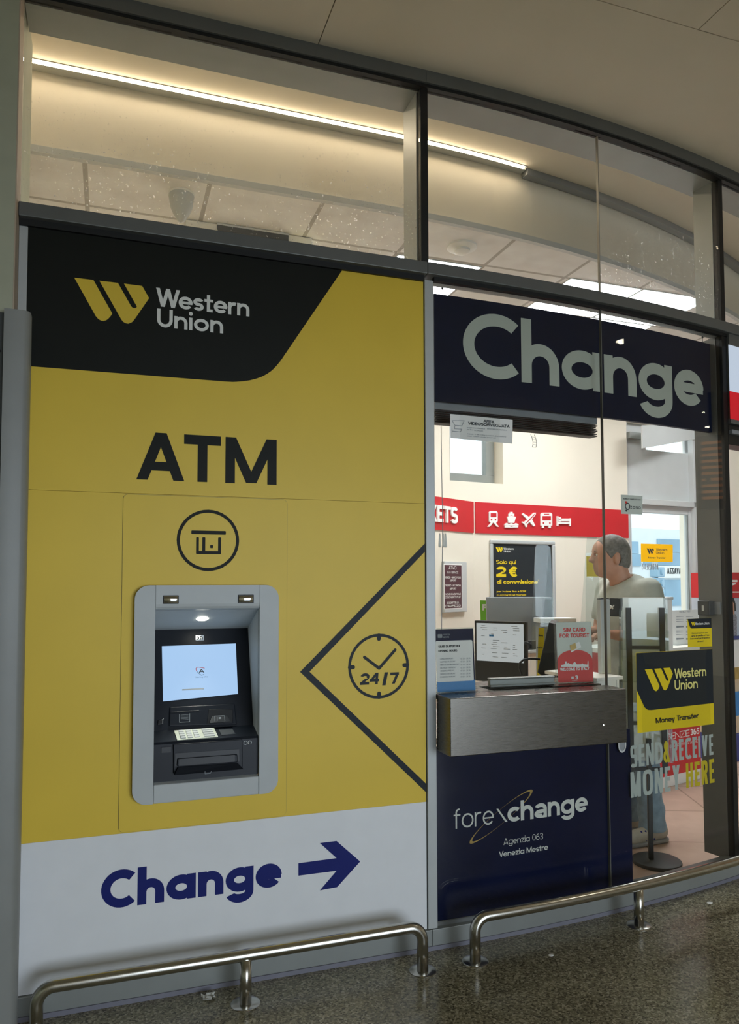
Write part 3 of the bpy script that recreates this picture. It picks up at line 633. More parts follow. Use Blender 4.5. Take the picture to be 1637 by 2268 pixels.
# ================================================================== LIGHT FITTINGS
def led_panel(x, y, label, dx=.27, dy=.27):
    t = thing('ceiling_light', (x, y, TZ), label, 'ceiling light', 'square LED panels in the shop ceiling')
    MB().box((x - dx - .012, y - dy - .012, TZ - .006), (x + dx + .012, y + dy + .012, TZ - .001)).build('frame', 'lightgrey', t)
    MB().box((x - dx, y - dy, TZ - .010), (x + dx, y + dy, TZ - .0062)).build('diffuser', 'ledwhite', t); return t
led_panel(1.897, 1.56, 'square white LED ceiling panel cut by the dark mullion, beside the smoke detector')
led_panel(3.09, 1.53, 'bright square LED ceiling panel just right of the glass joint above the transom')
led_panel(3.665, 1.53, 'bright square LED ceiling panel nearest the right-hand mullion above the transom')
led_panel(3.65, 2.11, 'bright square LED ceiling panel peeping between the transom and the navy sign')
for x, y in ((1.897, 3.2), (3.665, 3.4), (5.4, 2.2), (5.4, 3.6), (.6, 2.6)): led_panel(x, y, 'unseen LED ceiling panel added deeper in the shop to light the room')  # unseen panels, added to brighten the shop interior
# LED strip along the cove
s1 = onF(1157, 391, -.78)[0]
t = thing('led_strip', cv(.5, 3.82, -.78), 'long bright LED strip under the shop ceiling, above the cream fascia', 'strip light')
mb = MB(); mb.slab(F0, -.55, 3.836, s1, 3.849, -.799, -.746, 14).slab(F0, -.55, 3.8465, s1, 3.849, -.746, -.731, 14); mb.build('channel', 'alulight', t)  # top lip added to hold the strip's light off the cove ceiling
mb = MB(); sgs = 14; ss = [-.55 + (s1 - .02 + .55) * i / sgs for i in range(sgs + 1)]; vs = []
for s_ in ss: vs += [cv(s_, 3.836, -.7455), cv(s_, 3.846, -.7455), cv(s_, 3.846, -.735), cv(s_, 3.842, -.735)]
mb.add(vs, [(0, 1, 2, 3)] + [(i * 4 + j, i * 4 + 4 + j, i * 4 + 4 + (j + 1) % 4, i * 4 + (j + 1) % 4) for i in range(sgs) for j in range(4)] + [tuple(sgs * 4 + j for j in (3, 2, 1, 0))]); mb.build('diffuser', 'ledstrip', t)
mb = MB(); mb.slab(F0, s1 + .01, 3.812, SE, 3.849, -.797, -.745, 16); tag(mb.build('shadow_gap_trim', 'grey'), 'grey unlit trim continuing the LED strip to the right-hand mullion', 'trim')
# hall downlights, found by mirroring their reflections in the curved glass
def reflect(px_, py_, z=CZ, out=-.002):
    s_, zz = onF(px_, py_, out); p = cv(s_, zz, out); d = (p - EYE).normalized(); n = (cv(s_, zz, 1) - cv(s_, zz, 0)).normalized()
    r = d - n * (2 * d.dot(n)); return p, r
def downlight(x, y, label):
    t = thing('recessed_downlight', (x, y, CZ), label, 'downlight', 'hall ceiling downlights')
    MB().lathe((x, y, CZ), [(.075, -.001), (.078, -.012), (.058, -.014), (.055, -.003)], 24).build('trim_ring', 'white', t, smooth=True)
    MB().lathe((x, y, CZ), [(.0, -.034), (.03, -.031), (.054, -.014), (.054, -.004), (0, -.004)], 24).build('lamp_face', 'lamp', t)
    l = bpy.data.lights.new('downlight_glow', 'SPOT'); l.energy = 34; l.color = (1, .93, .76); l.spot_size = radians(130); l.spot_blend = .8; l.shadow_soft_size = .08
    o = bpy.data.objects.new('downlight_glow', l); COL.objects.link(o); o.location = (x, y, CZ - .06)
DLP = []
for a, b in ((1373, 752), (1555, 911), (1578, 942)):
    p, r = reflect(a, b); k = (CZ - p.z) / r.z; q = p + r * k; DLP.append((round(q.x, 2), round(q.y, 2)))
print('downlights', DLP)
for (x, y), lb in zip(DLP, ('upper', 'first lower', 'last lower')):
    downlight(x, y, {'upper': 'hall ceiling downlight mirrored beside the letter n of the navy sign', 'first lower': 'hall ceiling downlight mirrored at the last letter of the navy sign', 'last lower': 'hall ceiling downlight mirrored in the lower right corner of the navy sign'}[lb])

# ================================================================== ADVERTISING PANEL
ap = thing('advertising_panel', (0.47, 0, .08), 'large yellow, black and white printed wall panel around the cash machine', 'printed panel')
# panel body with an opening for the machine
AU0, AU1, AV0, AV1 = .10, .60, .70, 1.455
mb = MB()
x0, x1, z0, z1, zw = -.2915, 1.2312, .0815, 2.7445, onY(500, 1822, 0).z
zs = onY(500, 1100, 0).z
def grid_hole(a0, b0, a1, b1):
    # rectangle minus machine opening, clipped to a band of heights
    r = []
    for (p, q, r_, s_) in ((a0, b0, AU0, b1), (AU1, b0, a1, b1), (AU0, b0, AU1, min(b1, AV0)), (AU0, max(b0, AV1), AU1, b1)):
        if r_ > p and s_ > q: r.append((p, q, r_, s_))
    return r
for r in grid_hole(x0, zw, x1, zs - .0006) + grid_hole(x0, zs + .0006, x1, z1): mb.slab(FA, *r, -.03, 0)
body = mb.build('yellow_field', 'yellow', ap); body['label'] = 'yellow printed field of the panel'
o = MB().slab(FA, x0, z0, x1, zw - .0003, -.03, .0004).build('white_field', 'vwhite', ap); o['label'] = 'white lower field of the panel'
hd = [(955, 95), (500, 790), (478, 822), (450, 855), (418, 888), (380, 915), (340, 936), (300, 950), (250, 963), (200, 970), (150, 974), (120, 975), (60, 972), (0, 967)]
hp = pp(FA, hd, 0, 3.41, 480, 560) + [(x0, FA.px(65, 811)[1]), (x0, z1)]
hp[0] = (FA.px(757.5, 590)[0], z1)
o = MB().prism(FA, hp, .0002, .0008).build('black_field', 'vblack', ap); o['label'] = 'black corner field with the logo'
u, v = FA.px(150 + 120 / 8.185, 600 + 125 / 8.185)
lg = MB().flat(FA, [[(_u0 + a_ * _h, _v0 + b_ * _h) for a_, b_ in q] for q in EMB], .0013).build('emblem', 'yellow', o)
k = dict(w=.175, xh=.69, two=False, gap=.035)
P = ptext(FA, 'Western', (345.7, 640), (552.3, 690), (359, 679.4), (345.7, 637), **k) + ptext(FA, 'Union', (348, 690), (494.2, 730), (390.3, 728), (352, 683.7), w=.175, xh=.69, two=False, gap=.085)
MB().flat(FA, P, .0013).build('brand_lettering', 'letterw', o)
MB().flat(FA, ptext(FA, 'ATM', (302, 1061.3), (612.5, 1073.6), (433, 1066.8), (433, 963.5), w=.205, gap=.1), .0010).build('title_lettering', 'vblack', ap)
# removable plate around the machine: a thin raised rounded sheet
au = FA.px(273, 1095); ab = FA.px(633, 1806)
AP0, AP1, AQ0, AQ1 = .0425, .6495, .592, 1.8015
mb = MB()
out = rrect(AP0, AQ0, AP1, AQ1, .018); inn = [(AU1, AV1), (AU0, AV1), (AU0, AV0), (AU1, AV0)]
# four corner sectors between the rounded rim and the square opening
n4 = len(out) // 4
for i in range(4):
    c = out[i * n4:(i + 1) * n4]; nx = out[((i + 1) * n4) % len(out)]
    mb.prism(FA, c + [inn[i]], .0002, .004)
    mb.prism(FA, [c[-1], nx, inn[(i + 1) % 4], inn[i]], .0002, .004)
acc = mb.build('access_plate', 'yellow', ap); acc['label'] = 'raised yellow plate round the machine'
mb = MB(); rim = rrect(AP0 - .0012, AQ0 - .0012, AP1 + .0012, AQ1 + .0012, .019)
mb.flat(FA, [[rim[i], rim[(i + 1) % len(rim)], out[(i + 1) % len(out)], out[i]] for i in range(len(rim))], .0012); mb.build('plate_joint', 'darkgrey', acc)
# cash machine pictogram
cu, cv_ = FA.px(461.1, 1196.9); r = (FA.px(461, 1129)[1] - FA.px(461, 1264.9)[1]) / 2; w = r * 2 * .051
P = band(cu, cv_, r, r, w, 0, 360)
Z = lambda x, y: FA.px(380 + x / 10.23, 1120 + y / 10.23)
def zbar(x0, y0, x1, y1, rr=.003):
    a = Z(x0, y1); b = Z(x1, y0); return rrect(a[0], a[1], b[0], b[1], rr, 3)
for q in ((445, 577, 1228, 645), (552, 715, 618, 1097), (692, 718, 763, 1060), (1050, 722, 1120, 1097), (552, 1032, 1115, 1098), (870, 893, 940, 962)): P.append(zbar(*q))
MB().flat(FA, P, .0046).build('machine_pictogram', 'vblack', ap)
# chevron
q = [(664.6, 1488.2), (941, 1204.3), (941, 1222.3), (685.5, 1487.7), (943.7, 1735.6), (944.2, 1754.6)]
q = [FA.px(*p) for p in q]; q[1] = (x1 - .0005, q[1][1]); q[2] = (x1 - .0005, q[2][1]); q[4] = (x1 - .0005, q[4][1]); q[5] = (x1 - .0005, q[5][1])
MB().flat(FA, [[q[0], q[1], q[2], q[3]], [q[0], q[3], q[4], q[5]]], .0008).build('chevron', 'black2', ap)
# clock pictogram
Z = lambda x, y: FA.px(760 + x / 10.23, 1395 + y / 10.23)
cu, cv_ = Z(812, 822); r = (Z(812, 85)[1] - Z(812, 1557)[1]) / 2; w = r * 2 * .044
P = band(cu, cv_, r, r, w, 0, 360); t_ = r * .065
for dx, dy in ((0, 1), (0, -1), (1, 0), (-1, 0)):
    P.append(bar(cu + dx * (r - w * .6), cv_ + dy * (r - w * .6), cu + dx * r * .84, cv_ + dy * r * .84, t_ * 1.9))
h0 = Z(815, 872)
for tip in ((482, 620), (1180, 452)): p1 = Z(*tip); P.append(bar(h0[0], h0[1], p1[0], p1[1], r * .092))
P += ptext(FA, '24', (797.3, 1517), (839, 1515), (833, 1515.4), (833, 1490), w=.24, slant=.08, gap=.05) + ptext(FA, '/', (846.5, 1517), (859.5, 1517), (850, 1517.3), (850, 1489.2), w=.26) + ptext(FA, '7', (864.5, 1500), (883.6, 1500), (872, 1514), (872, 1489.2), w=.24)
MB().flat(FA, P, .0008).build('clock_pictogram', 'black2', ap)
# lower lettering and arrow
MB().flat(FA, ptext(FA, 'Change', (223.9, 1975), (624, 1940), (297.3, 2006), (297.7, 1922), w=.235, xh=.67, two=False, gap=.06), .0010).build('lower_lettering', 'navy', ap)
q = pp(FA, [(1217, 163), (1440, 133), (1342, 45), (1440, 33), (1578, 153), (1443, 303), (1342, 322), (1440, 207), (1217, 236)], 0, 2.64, 200, 1850)
MB().flat(FA, [q], .0010).build('arrow', 'navy', ap)

# ================================================================== CASH MACHINE
am = thing('cash_machine', (.35, 0, .69), 'grey and black through-wall cash machine with a lit blue screen, set in the yellow panel', 'cash machine')
O0, O1, B0, B1 = .0855, .6115, .689, 1.470; I0, I1 = .159, .538; IT, IB = 1.381, .7605; NF = .034
R_ = .05
def side(u0, u1, left):
    o = rrect(u0, B0, u1 + (.2 if left else 0), B1, R_, 8) if left else rrect(u0 - .2, B0, u1, B1, R_, 8)
    # keep the rounded outer half only
    o = [(min(u, u1) if left else max(u, u0), v) for u, v in o]
    res = []
    for p in o:
        if not res or (abs(p[0] - res[-1][0]) + abs(p[1] - res[-1][1])) > 1e-6: res.append(p)
    return res
for u0, u1, l in ((O0, I0 - .001, True), (I1 + .001, O1, False)):
    mb = MB(); mb.prism(FA, side(u0, u1, l), .005, NF); mb.build('side_cheek', 'atmgrey', am, bevel=.004)
# head with rolled lower lip
mb = MB(); prof = [(.0051, B1), (NF, B1), (NF, 1.402), (NF - .002, 1.392), (NF - .008, 1.384), (NF - .016, 1.381), (-.005, 1.3765), (-.005, B1)]
mb.add([FA(I0, z, n) for n, z in prof] + [FA(I1, z, n) for n, z in prof], [tuple(range(8)), tuple(range(15, 7, -1))] + [(i, i + 8, (i + 1) % 8 + 8, (i + 1) % 8) for i in range(8)])
hd_ = mb.build('head', 'atmgrey', am)
for x, y in ((361, 1318.5), (527, 1317)):
    a_ = FA.px(x, y + 19, NF); b_ = FA.px(x + 35, y, NF)
    q = MB().slab(FA, a_[0], a_[1], b_[0], b_[1], NF + .0003, NF + .004).build('mirror', 'plastic', hd_, bevel=.002)
    u0, v0, u1, v1 = a_[0] + .003, a_[1] + .003, b_[0] - .003, b_[1] - .003; mbm = MB(); vs = []; 
    for j in range(9):
        for i in range(9):
            fu, fv = i / 8 - .5, j / 8 - .5; vs.append(FA(u0 + (u1 - u0) * i / 8, v0 + (v1 - v0) * j / 8, NF + .0042 + .006 * (1 - 4 * fu * fu) * .6 + .003 * (1 - 4 * fv * fv)))
    mbm.add(vs, [(j * 9 + i, j * 9 + i + 1, (j + 1) * 9 + i + 1, (j + 1) * 9 + i) for j in range(8) for i in range(8)]); mbm.build('mirror_face', 'chrome', hd_, smooth=True)
# recess: sloping hood, side walls
HD, HZ = -.222, 1.294                                        # back edge of the hood
mb = MB(); mb.hexa([FA(I0, 1.3765, -.005), FA(I1, 1.3765, -.005), FA(I1, HZ, HD), FA(I0, HZ, HD), FA(I0, 1.41, -.005), FA(I1, 1.41, -.005), FA(I1, HZ + .03, HD), FA(I0, HZ + .03, HD)])
hood = mb.build('hood', 'atmgrey', am)
lp = FA(.5 * (I0 + I1) - .008, 1.343, -.100)
hn = (FA(0, 1.3765, -.005) - FA(0, HZ, HD)).normalized(); hno = Vector((0, -hn.z * -1, 0)); hno = Vector((0, hn.z, -abs(hn.y))).normalized(); hno = Vector((0, -abs(hn.z), -abs(hn.y))).normalized()
MB().lathe(lp + hno * .0005, [(.024, 0), (.022, .004), (.015, .006), (.0, .0062)], 20, hno).build('hood_lamp', emis('hood_lamp', '#FFFCEB', 22), hood, smooth=True)
l = bpy.data.lights.new('hood_glow', 'SPOT'); l.energy = 6.5; l.color = (.97, 1, .90); l.spot_size = radians(62); l.spot_blend = .8; l.shadow_soft_size = .02
lo = bpy.data.objects.new('hood_glow', l); COL.objects.link(lo); lo.location = lp + hno * .02; lo.rotation_euler = ((FA(.33, .915, -.02)) - lp).to_track_quat('-Z', 'Y').to_euler()
for u0, u1 in ((I0 - .02, I0), (I1, I1 + .02)):
    mb = MB(); mb.prism(Fr(FA(u0, 0), 90) if False else FA, [(u0, IB), (u1, IB), (u1, 1.41), (u0, 1.41)], -.235, .004); mb.build('recess_wall', 'atmgrey', am)
# black console: screen slope, shelf, front
BZ, BD = .925, -.087; SZ, SD = .903, .016                    # foot of the slope, front of the shelf
tl_ = math.degrees(atan2(abs(HD - BD), HZ - BZ))
SP = Fr(FA(0, BZ, BD), 0, tl_)                               # leaning plane of the screen
L = (FA(0, HZ, HD) - FA(0, BZ, BD)).length
mb = MB(); mb.hexa([SP(I0, 0, -.02), SP(I1, 0, -.02), SP(I1, 0, 0), SP(I0, 0, 0), SP(I0, L, -.02), SP(I1, L, -.02), SP(I1, L, 0), SP(I0, L, 0)])
con = mb.build('console_slope', 'atmblack', am)
a_, b_ = SP.px(361, 1553.5), SP.px(527, 1537); c_, d__ = SP.px(358.5, 1431.5), SP.px(522, 1425.5)
mb = MB(); mb.prism(SP, [a_, b_, d__, c_], .0005, .002); scr = mb.build('screen', 'screen', am)
Z = lambda x, y: SP.px(250 + x / 3.78, 1260 + y / 3.78)
cc = Z(735, 858); q = Z(770, 835)
P = ptext(SP, 'A', (440, 1490), (452.5, 1490), (446, 1490.5), (446, 1482.5), w=.24); MB().flat(SP, P, .0026).build('screen_letter', 'ink', scr)
pth = [Z(x, y) for x, y in ((766, 833), (745, 828), (720, 824), (702, 826), (694, 838), (700, 856), (718, 876), (742, 892), (760, 884))]
P = [bar(*pth[i], *pth[i + 1], .0022) for i in range(5)]; MB().flat(SP, P, .0026).build('screen_swoosh', 'redtext', scr)
P = [bar(*pth[i], *pth[i + 1], .002) for i in range(5, 8)] + ptext(SP, 'Starting ATM', (432.5, 1501), (460, 1499), (440, 1501.5), (440, 1498.6), w=.14); MB().flat(SP, P, .0026).build('screen_caption', 'screenink', scr)
p = [Z(x, y) for x, y in ((580, 1020), (760, 1010), (760, 998), (580, 1008))]; MB().flat(SP, [p], .0026).build('screen_bar', 'inklight', scr)
a_, b_ = Z(694, 602), Z(760, 556); bd = MB().prism(SP, [a_, (b_[0], a_[1]), b_, (a_[0], b_[1])], .0003, .003).build('badge', 'chrome', am)
P = ptext(SP, 'D', (434.8, 1418), (441.6, 1418), (438, 1417.3), (438, 1409.6), w=.3, gap=0) + ptext(SP, 'n', (442.5, 1418), (449.2, 1418), (446, 1417.3), (446, 1409.6), w=.3, xh=1.0)
MB().flat(SP, P, .0034).build('badge_letters', 'plastic', bd)
# receipt and card module below the screen
rr = [Z(470, 1318), Z(1035, 1305), Z(1018, 1130), Z(475, 1158)]
mb = MB(); mb.prism(SP, rr, .0003, .007); mod = mb.build('slot_module', 'atmblack', am, bevel=.006)
a_, b_ = Z(482, 1208), Z(718, 1186); mb = MB(); mb.prism(SP, [a_, (b_[0], a_[1]), b_, (a_[0], b_[1])], .0072, .009); mb.build('receipt_slot', 'atmdark', mod, bevel=.003)
P = [];
for x0, y0, x1, y1 in ((556, 1222, 556, 1288), (556, 1288, 642, 1283), (642, 1283, 642, 1215)): P.append(bar(*Z(x0, y0), *Z(x1, y1), .0016))
for yy in (1228, 1238, 1248, 1258, 1268): P.append(bar(*Z(568, yy), *Z(630, yy - 4), .0009))
for x0, y0, x1, y1 in ((846, 1285, 846, 1242), (846, 1242, 926, 1236), (926, 1236, 932, 1282)): P.append(bar(*Z(x0, y0), *Z(x1, y1), .0015))
P.append(rrect(*Z(880, 1266), *Z(900, 1250), .001)); P.append(bar(*Z(870, 1280), *Z(870, 1252), .0009))
MB().flat(SP, P[:8], .0078).build('receipt_icon', 'inklight', mod)
q = [Z(785, 1300), Z(1000, 1290), Z(1003, 1180), Z(800, 1178)]
mb = MB(); mb.prism(SP, q, .0072, .0095); cr = mb.build('card_reader', 'atmdark', mod, bevel=.006)
q = [Z(805, 1298), Z(985, 1288), Z(950, 1232), Z(830, 1236)]; mb = MB()
mb.add([SP(*q[0], .022), SP(*q[1], .022), SP(*q[2], .0097), SP(*q[3], .0097), SP(*q[0], .0097), SP(*q[1], .0097)], [(0, 1, 2, 3), (0, 3, 4), (1, 5, 2), (0, 4, 5, 1)]); mb.build('card_ramp', 'atmblack', cr)
MB().flat(SP, P[8:], .0225).build('card_icon', 'inklight', cr)
lk = MB(); q = [Z(372, 1310), Z(418, 1302), Z(420, 1262), Z(376, 1268)]; lk.prism(SP, q, .0005, .008); lk.build('lock_cover', 'atmdark', am, bevel=.003)
lk = MB(); lk.flat(SP, [bar(*Z(416, 1300), *Z(416, 1272), .0014), bar(*Z(410, 1268), *Z(424, 1258), .0014)], .0085); lk.build('lock_icon', 'lightgrey', am)
# shelf with keypad
SH = (FA(0, SZ, SD) - FA(0, BZ, BD)); sl = SH.length; e2 = SH.normalized()
class ShF:
    o = FA(0, BZ, BD)
    def __call__(s, u, v, n=0.0): return s.o + Vector((1, 0, 0)) * u + e2 * v + s.N * n
    N = Vector((1, 0, 0)).cross(e2).normalized()
    def px(s, x, y, n=0.0):
        d = ray(x, y); t = (s.o - EYE).dot(s.N) / d.dot(s.N); q = EYE + d * t - s.o; return (q.x, q.dot(e2))
if ShF.N.z < 0: ShF.N = -ShF.N
SHF = ShF()
mb = MB(); mb.hexa([SHF(I0, 0, -.02), SHF(I1, 0, -.02), SHF(I1, sl, -.02), SHF(I0, sl, -.02), SHF(I0, 0), SHF(I1, 0), SHF(I1, sl), SHF(I0, sl)])
sh = mb.build('shelf', 'atmblack', am)
Y = lambda x, y: SHF.px(330 + x / 5.967, 1360 + y / 5.967)
q = [Y(370, 1675), Y(915, 1632), Y(860, 1515), Y(330, 1552)]
mb = MB(); mb.prism(SHF, q, .0003, .004); kp = mb.build('keypad', 'keypad', am, bevel=.001)
kq = q
def bil(a, b):
    lo = [kq[0][i] + (kq[1][i] - kq[0][i]) * a for i in (0, 1)]; hi = [kq[3][i] + (kq[2][i] - kq[3][i]) * a for i in (0, 1)]
    return tuple(lo[i] + (hi[i] - lo[i]) * b for i in (0, 1))
for r_ in range(4):
    for c_ in range(3):
        b0 = .08 + r_ * .225; a0_ = .10 + c_ * .17; mb = MB(); mb.prism(SHF, [bil(a0_, b0), bil(a0_ + .12, b0), bil(a0_ + .12, b0 + .15), bil(a0_, b0 + .15)], .0041, .0075); mb.build('key', 'lightgrey', kp)
    b0 = .08 + r_ * .225; mb = MB(); mb.prism(SHF, [bil(.67, b0), bil(.93, b0), bil(.93, b0 + .15), bil(.67, b0 + .15)], .0041, .0075); mb.build('function_key', 'lightgrey', kp)
q = [Y(960, 1608), Y(1140, 1590), Y(1100, 1525), Y(925, 1540)]; mb = MB(); mb.prism(SHF, q, .0003, .003); mb.build('contactless_pad', 'darkgrey', am)
# front below the shelf with the note dispenser
mb = MB(); mb.slab(FA, I0, IB, I1, SZ - .001, -.03, SD - .002); fr = mb.build('console_front', 'atmblack', am)
q = [FA.px(330 + x / 5.967, 1360 + y / 5.967, SD) for x, y in ((320, 2110), (1235, 2030), (1235, 1770), (1230, 1650), (315, 1720), (320, 1840))]
mb = MB(); mb.prism(FA, q, SD - .0018, SD + .006); dsp = mb.build('dispenser_frame', 'atmblack', am, bevel=.003)
D_ = lambda x, y: FA.px(330 + x / 5.967, 1360 + y / 5.967, SD + .006)
q = [D_(340, 2010), D_(1195, 1945), D_(1190, 1785), D_(345, 1840)]; mb = MB(); mb.prism(FA, q, SD + .0062, SD + .008); mb.build('dispenser_recess', 'atmdark', dsp)
q = [D_(365, 2005), D_(1170, 1955), D_(1165, 1850), D_(372, 1905)]; mb = MB(); mb.prism(FA, q, SD + .0082, SD + .014); mb.build('shutter', 'atmblack', dsp, bevel=.003)
q = [D_(390, 2000), D_(1130, 1945), D_(1130, 1855), D_(395, 1908)]; mb = MB(); mb.prism(FA, q, SD + .0142, SD + .0155); mb.build('note_slot', 'atmdark', dsp)
q = [D_(330, 2110), D_(1235, 2030), D_(1170, 1965), D_(385, 2015)]; mb = MB(); mb.add([FA(*q[0], SD + .030), FA(*q[1], SD + .030), FA(*q[2], SD + .0165), FA(*q[3], SD + .0165), FA(*q[0], SD + .006), FA(*q[1], SD + .006)], [(0, 1, 2, 3), (0, 3, 4), (1, 5, 2), (0, 4, 5, 1)]); lip = mb.build('dispenser_lip', 'atmblack', dsp)
P = [bar(*D_(730, 2060), *D_(730, 2092), .0016), bar(*D_(730, 2092), *D_(800, 2086), .0016), bar(*D_(800, 2086), *D_(812, 2055), .0016)]; MB().flat(FA, P, SD + .0305).build('lip_icon', 'inklight', dsp)
D2 = lambda x, y: FA.px(330 + x / 5.967, 1360 + y / 5.967, SD)
hp_ = D2(1276, 1702); P = band(hp_[0], hp_[1], .0075, .0075, .0018, 0, 360); hp2 = D2(1332, 1702); P += band(hp2[0], hp2[1] + .001, .0075, .0075, .0022, -50, 230)
MB().flat(FA, P, SD + .0005).build('headphone_icon', 'lightgrey', am)
q = [D2(165, 1835), D2(290, 1825), D2(290, 1755), D2(165, 1762)]; MB().prism(FA, q, SD - .0018, SD + .0015).build('service_flap', 'atmdark', am)
# sill
mb = MB(); mb.hexa([FA(I0, B0, .005), FA(I1, B0, .005), FA(I1, B0, NF - .002), FA(I0, B0, NF - .002), FA(I0, IB, .005), FA(I1, IB, .005), FA(I1, IB - .006, NF - .002), FA(I0, IB - .006, NF - .002)])
mb.build('sill', 'atmgrey', am, bevel=.003)

# ================================================================== CORNER GUARD ON THE PIER
cg = thing('corner_guard', (-.36, -.12, 0), 'tall grey corner guard covering the lower pier at the left edge', 'corner guard')
gz = 2.393
prof = [(-.3225, -.003), (-.298, -.004), (-.285, -.02), (-.272, -.05), (-.2655, -.085), (-.2655, -.125), (-.272, -.140), (-.285, -.148), (-.345, -.150), (-.345, -.1005), (-.3225, -.1005)]
mb = MB(); k = len(prof); mb.add([(x, y, 0.0) for x, y in prof] + [(x, y, gz) for x, y in prof], [tuple(range(k)), tuple(range(2 * k - 1, k - 1, -1))] + [(i, i + k, (i + 1) % k + k, (i + 1) % k) for i in range(k)])
mb.build('cap', 'guard', cg, smooth='auto')
mb = MB().box((-.375, -.118, 0), (-.3455, -.1, gz - .005)); gr = mb.build('groove', 'guarddark', cg)
MB().lathe((-.358, -.1185, 2.255), [(.004, 0), (.004, .0005), (0, .0006)], 12, (0, -1, 0)).build('screw_hole', 'gasket', gr)
MB().lathe((-.36, -.1185, .58), [(.004, 0), (.004, .0005), (0, .0006)], 12, (0, -1, 0)).build('screw_hole', 'gasket', gr)
MB().box((-.8, -.135, 0), (-.3755, -.1, gz + .004)).build('plate', 'guard', cg, bevel=.002)

# ================================================================== GUARD RAILS
def rail(name, pts, posts, label, fl=True):
    c = pts[0]; t = thing(name, (c[0], c[1], 0), label, 'guard rail', 'low steel guard rails')
    R = .0215; zt = .168
    path = []; rb = .055
    def arc3(p, q, r_):      # vertical up then bend towards q
        d = Vector((q[0] - p[0], q[1] - p[1], 0)).normalized(); P = []
        for i in range(9):
            a = radians(90 * i / 8); P.append(Vector((p[0], p[1], 0)) + d * (r_ * (1 - cos(a))) + Vector((0, 0, zt - r_ + r_ * sin(a))))
        return P
    path = [Vector((*pts[0], .004))] + arc3(pts[0], pts[1], rb)
    for p in pts[1:-1]: path.append(Vector((*p, zt)))
    path += arc3(pts[-1], pts[-2], rb)[::-1] + [Vector((*pts[-1], .004))]
    MB().tube(path, R, 20).build('tube', 'pipe', t, smooth=True)
    for p in posts: 
        MB().tube([Vector((*p, .004)), Vector((*p, zt - R * .6))], R * .97, 20).build('post', 'pipe', t, smooth=True)
    for p in list(posts) + [pts[0], pts[-1]]:
        MB().lathe((*p, 0), [(.0, .0045), (R, .0046), (.049, .0042), (.052, .002), (.052, 0), (0, 0)], 28).build('floor_flange', 'pipe', t, smooth='auto')
    return t
P0 = (-.205, -.147)
rail('guard_rail', [P0, (.473, -.150), (1.150, -.147)], [(.473, -.150)], 'low tubular steel rail in front of the white and yellow panel')
def rp(s): p = cv(s, 0, .150); return (p.x, p.y)
s0 = 1.37; rail('guard_rail', [rp(s0)] + [rp(s0 + .8 * i / 8) for i in range(1, 9)] + [rp(s0 + .8 + 1.3 * i / 10) for i in range(1, 11)], [rp(2.165)], 'low curved steel rail in front of the navy panel and glass on the right')

# ================================================================== SECOND BAY: SIGN, BLIND, STICKERS
SO = -.062; FS = Fc(SO)                                      # sign hangs just behind the glass
sg = thing('hanging_sign', cv(2.1, 2.25, SO), 'wide navy sign reading Change in grey letters, hanging behind the glass', 'sign')
a0, _ = FS.px(962, 780); a1, _ = FS.px(1594, 860); b0 = FS.px(962, 887)[1]; b1 = FS.px(962, 650)[1]
mb = MB(); mb.slab(FS, a0, b0, a1, b1, -.02, 0, 14); mb.build('board', 'signnavy', sg)
P = ptext(FS, 'Change', (1025.5, 770), (1558, 860), (1180, 849), (1180, 708), n=.001, w=.19, xh=.63, two=False, gap=.05)
MB().flat(FS, P, .0012).build('lettering', 'signgrey', sg)
for s_ in (a0 + .045, a1 - .12):
    mb = MB(); p = cv(s_, b1, SO - .01); mb.tube([p, p + Vector((0, 0, .05))], .0012, 6); mb.tube([p + Vector((0, 0, .026)), p + Vector((0, 0, .05))], [.004, .007], 10); mb.build('hanger', 'darkgrey', sg)
# venetian blind pulled up below the sign
bl = thing('venetian_blind', cv(1.7, 2.15, -.11), 'grey and black venetian blind drawn up under the navy sign', 'blind')
FB = Fc(-.10); e0 = FB.px(964, 910)[0]; e1 = FB.px(1323, 950)[0]; zt = FB.px(964, 907)[1]; zb = FB.px(964, 936)[1]
MB().slab(FB, e0, zt + .002, e1, b0 + .02, -.045, 0, 6).build('headrail', 'grey', bl)
n_ = 7
for i in range(n_):
    z = zb + (zt - zb) * i / n_; MB().slab(FB, e0 + .004 * (i % 2), z + .001, e1 - .006 * (i % 3), z + (zt - zb) / n_ * .62, -.052, .004 * ((i * 3) % 4) / 3, 6).build('slat', 'plastic', bl)
FCd = Fc(-.095); u, v = FCd.px(977, 945); v2 = FCd.px(977, 1400)[1]
mb = MB(); mb.tube([FCd(u, v), FCd(u + .004, (v + v2) / 2), FCd(u - .004, v2)], .0016, 6); mb.build('cord', 'grey', bl)
for dx in (-.012, .006, .016):
    z0 = FCd.px(977, 1212)[1]; MB().lathe(FCd(u + dx, z0, .004), [(.0, .06), (.003, .058), (.006, .01), (.005, 0), (0, 0)], 10).build('cord_tassel', 'white', bl, smooth=True)
u, v = FCd.px(1178, 962); mb = MB(); W_ = .02; h_ = v - FCd.px(1178, 990)[1]
A = [FCd(u + .012 * sin(i / 5 * 2.4) - .006, v - h_ * i / 5, 0) for i in range(6)]; Bq = [p + FCd(u + W_, v) - FCd(u, v) for p in A]
mb.tube(A, .0013, 5).tube(Bq, .0013, 5)
for i in range(1, 6): mb.tube([A[i], Bq[i]], .001, 5)
mb.build('ladder_cord', 'grey', bl)

ST1 = Fc(-.0017)
def sticker(name, quad, mt, label, cat, n=.0004, grp=None):
    q = [ST1.px(*p) for p in quad]; t = thing(name, ST1(*q[0]), label, cat, grp)
    MB().flat(ST1, [q], n).build('sheet', mt, t); return t
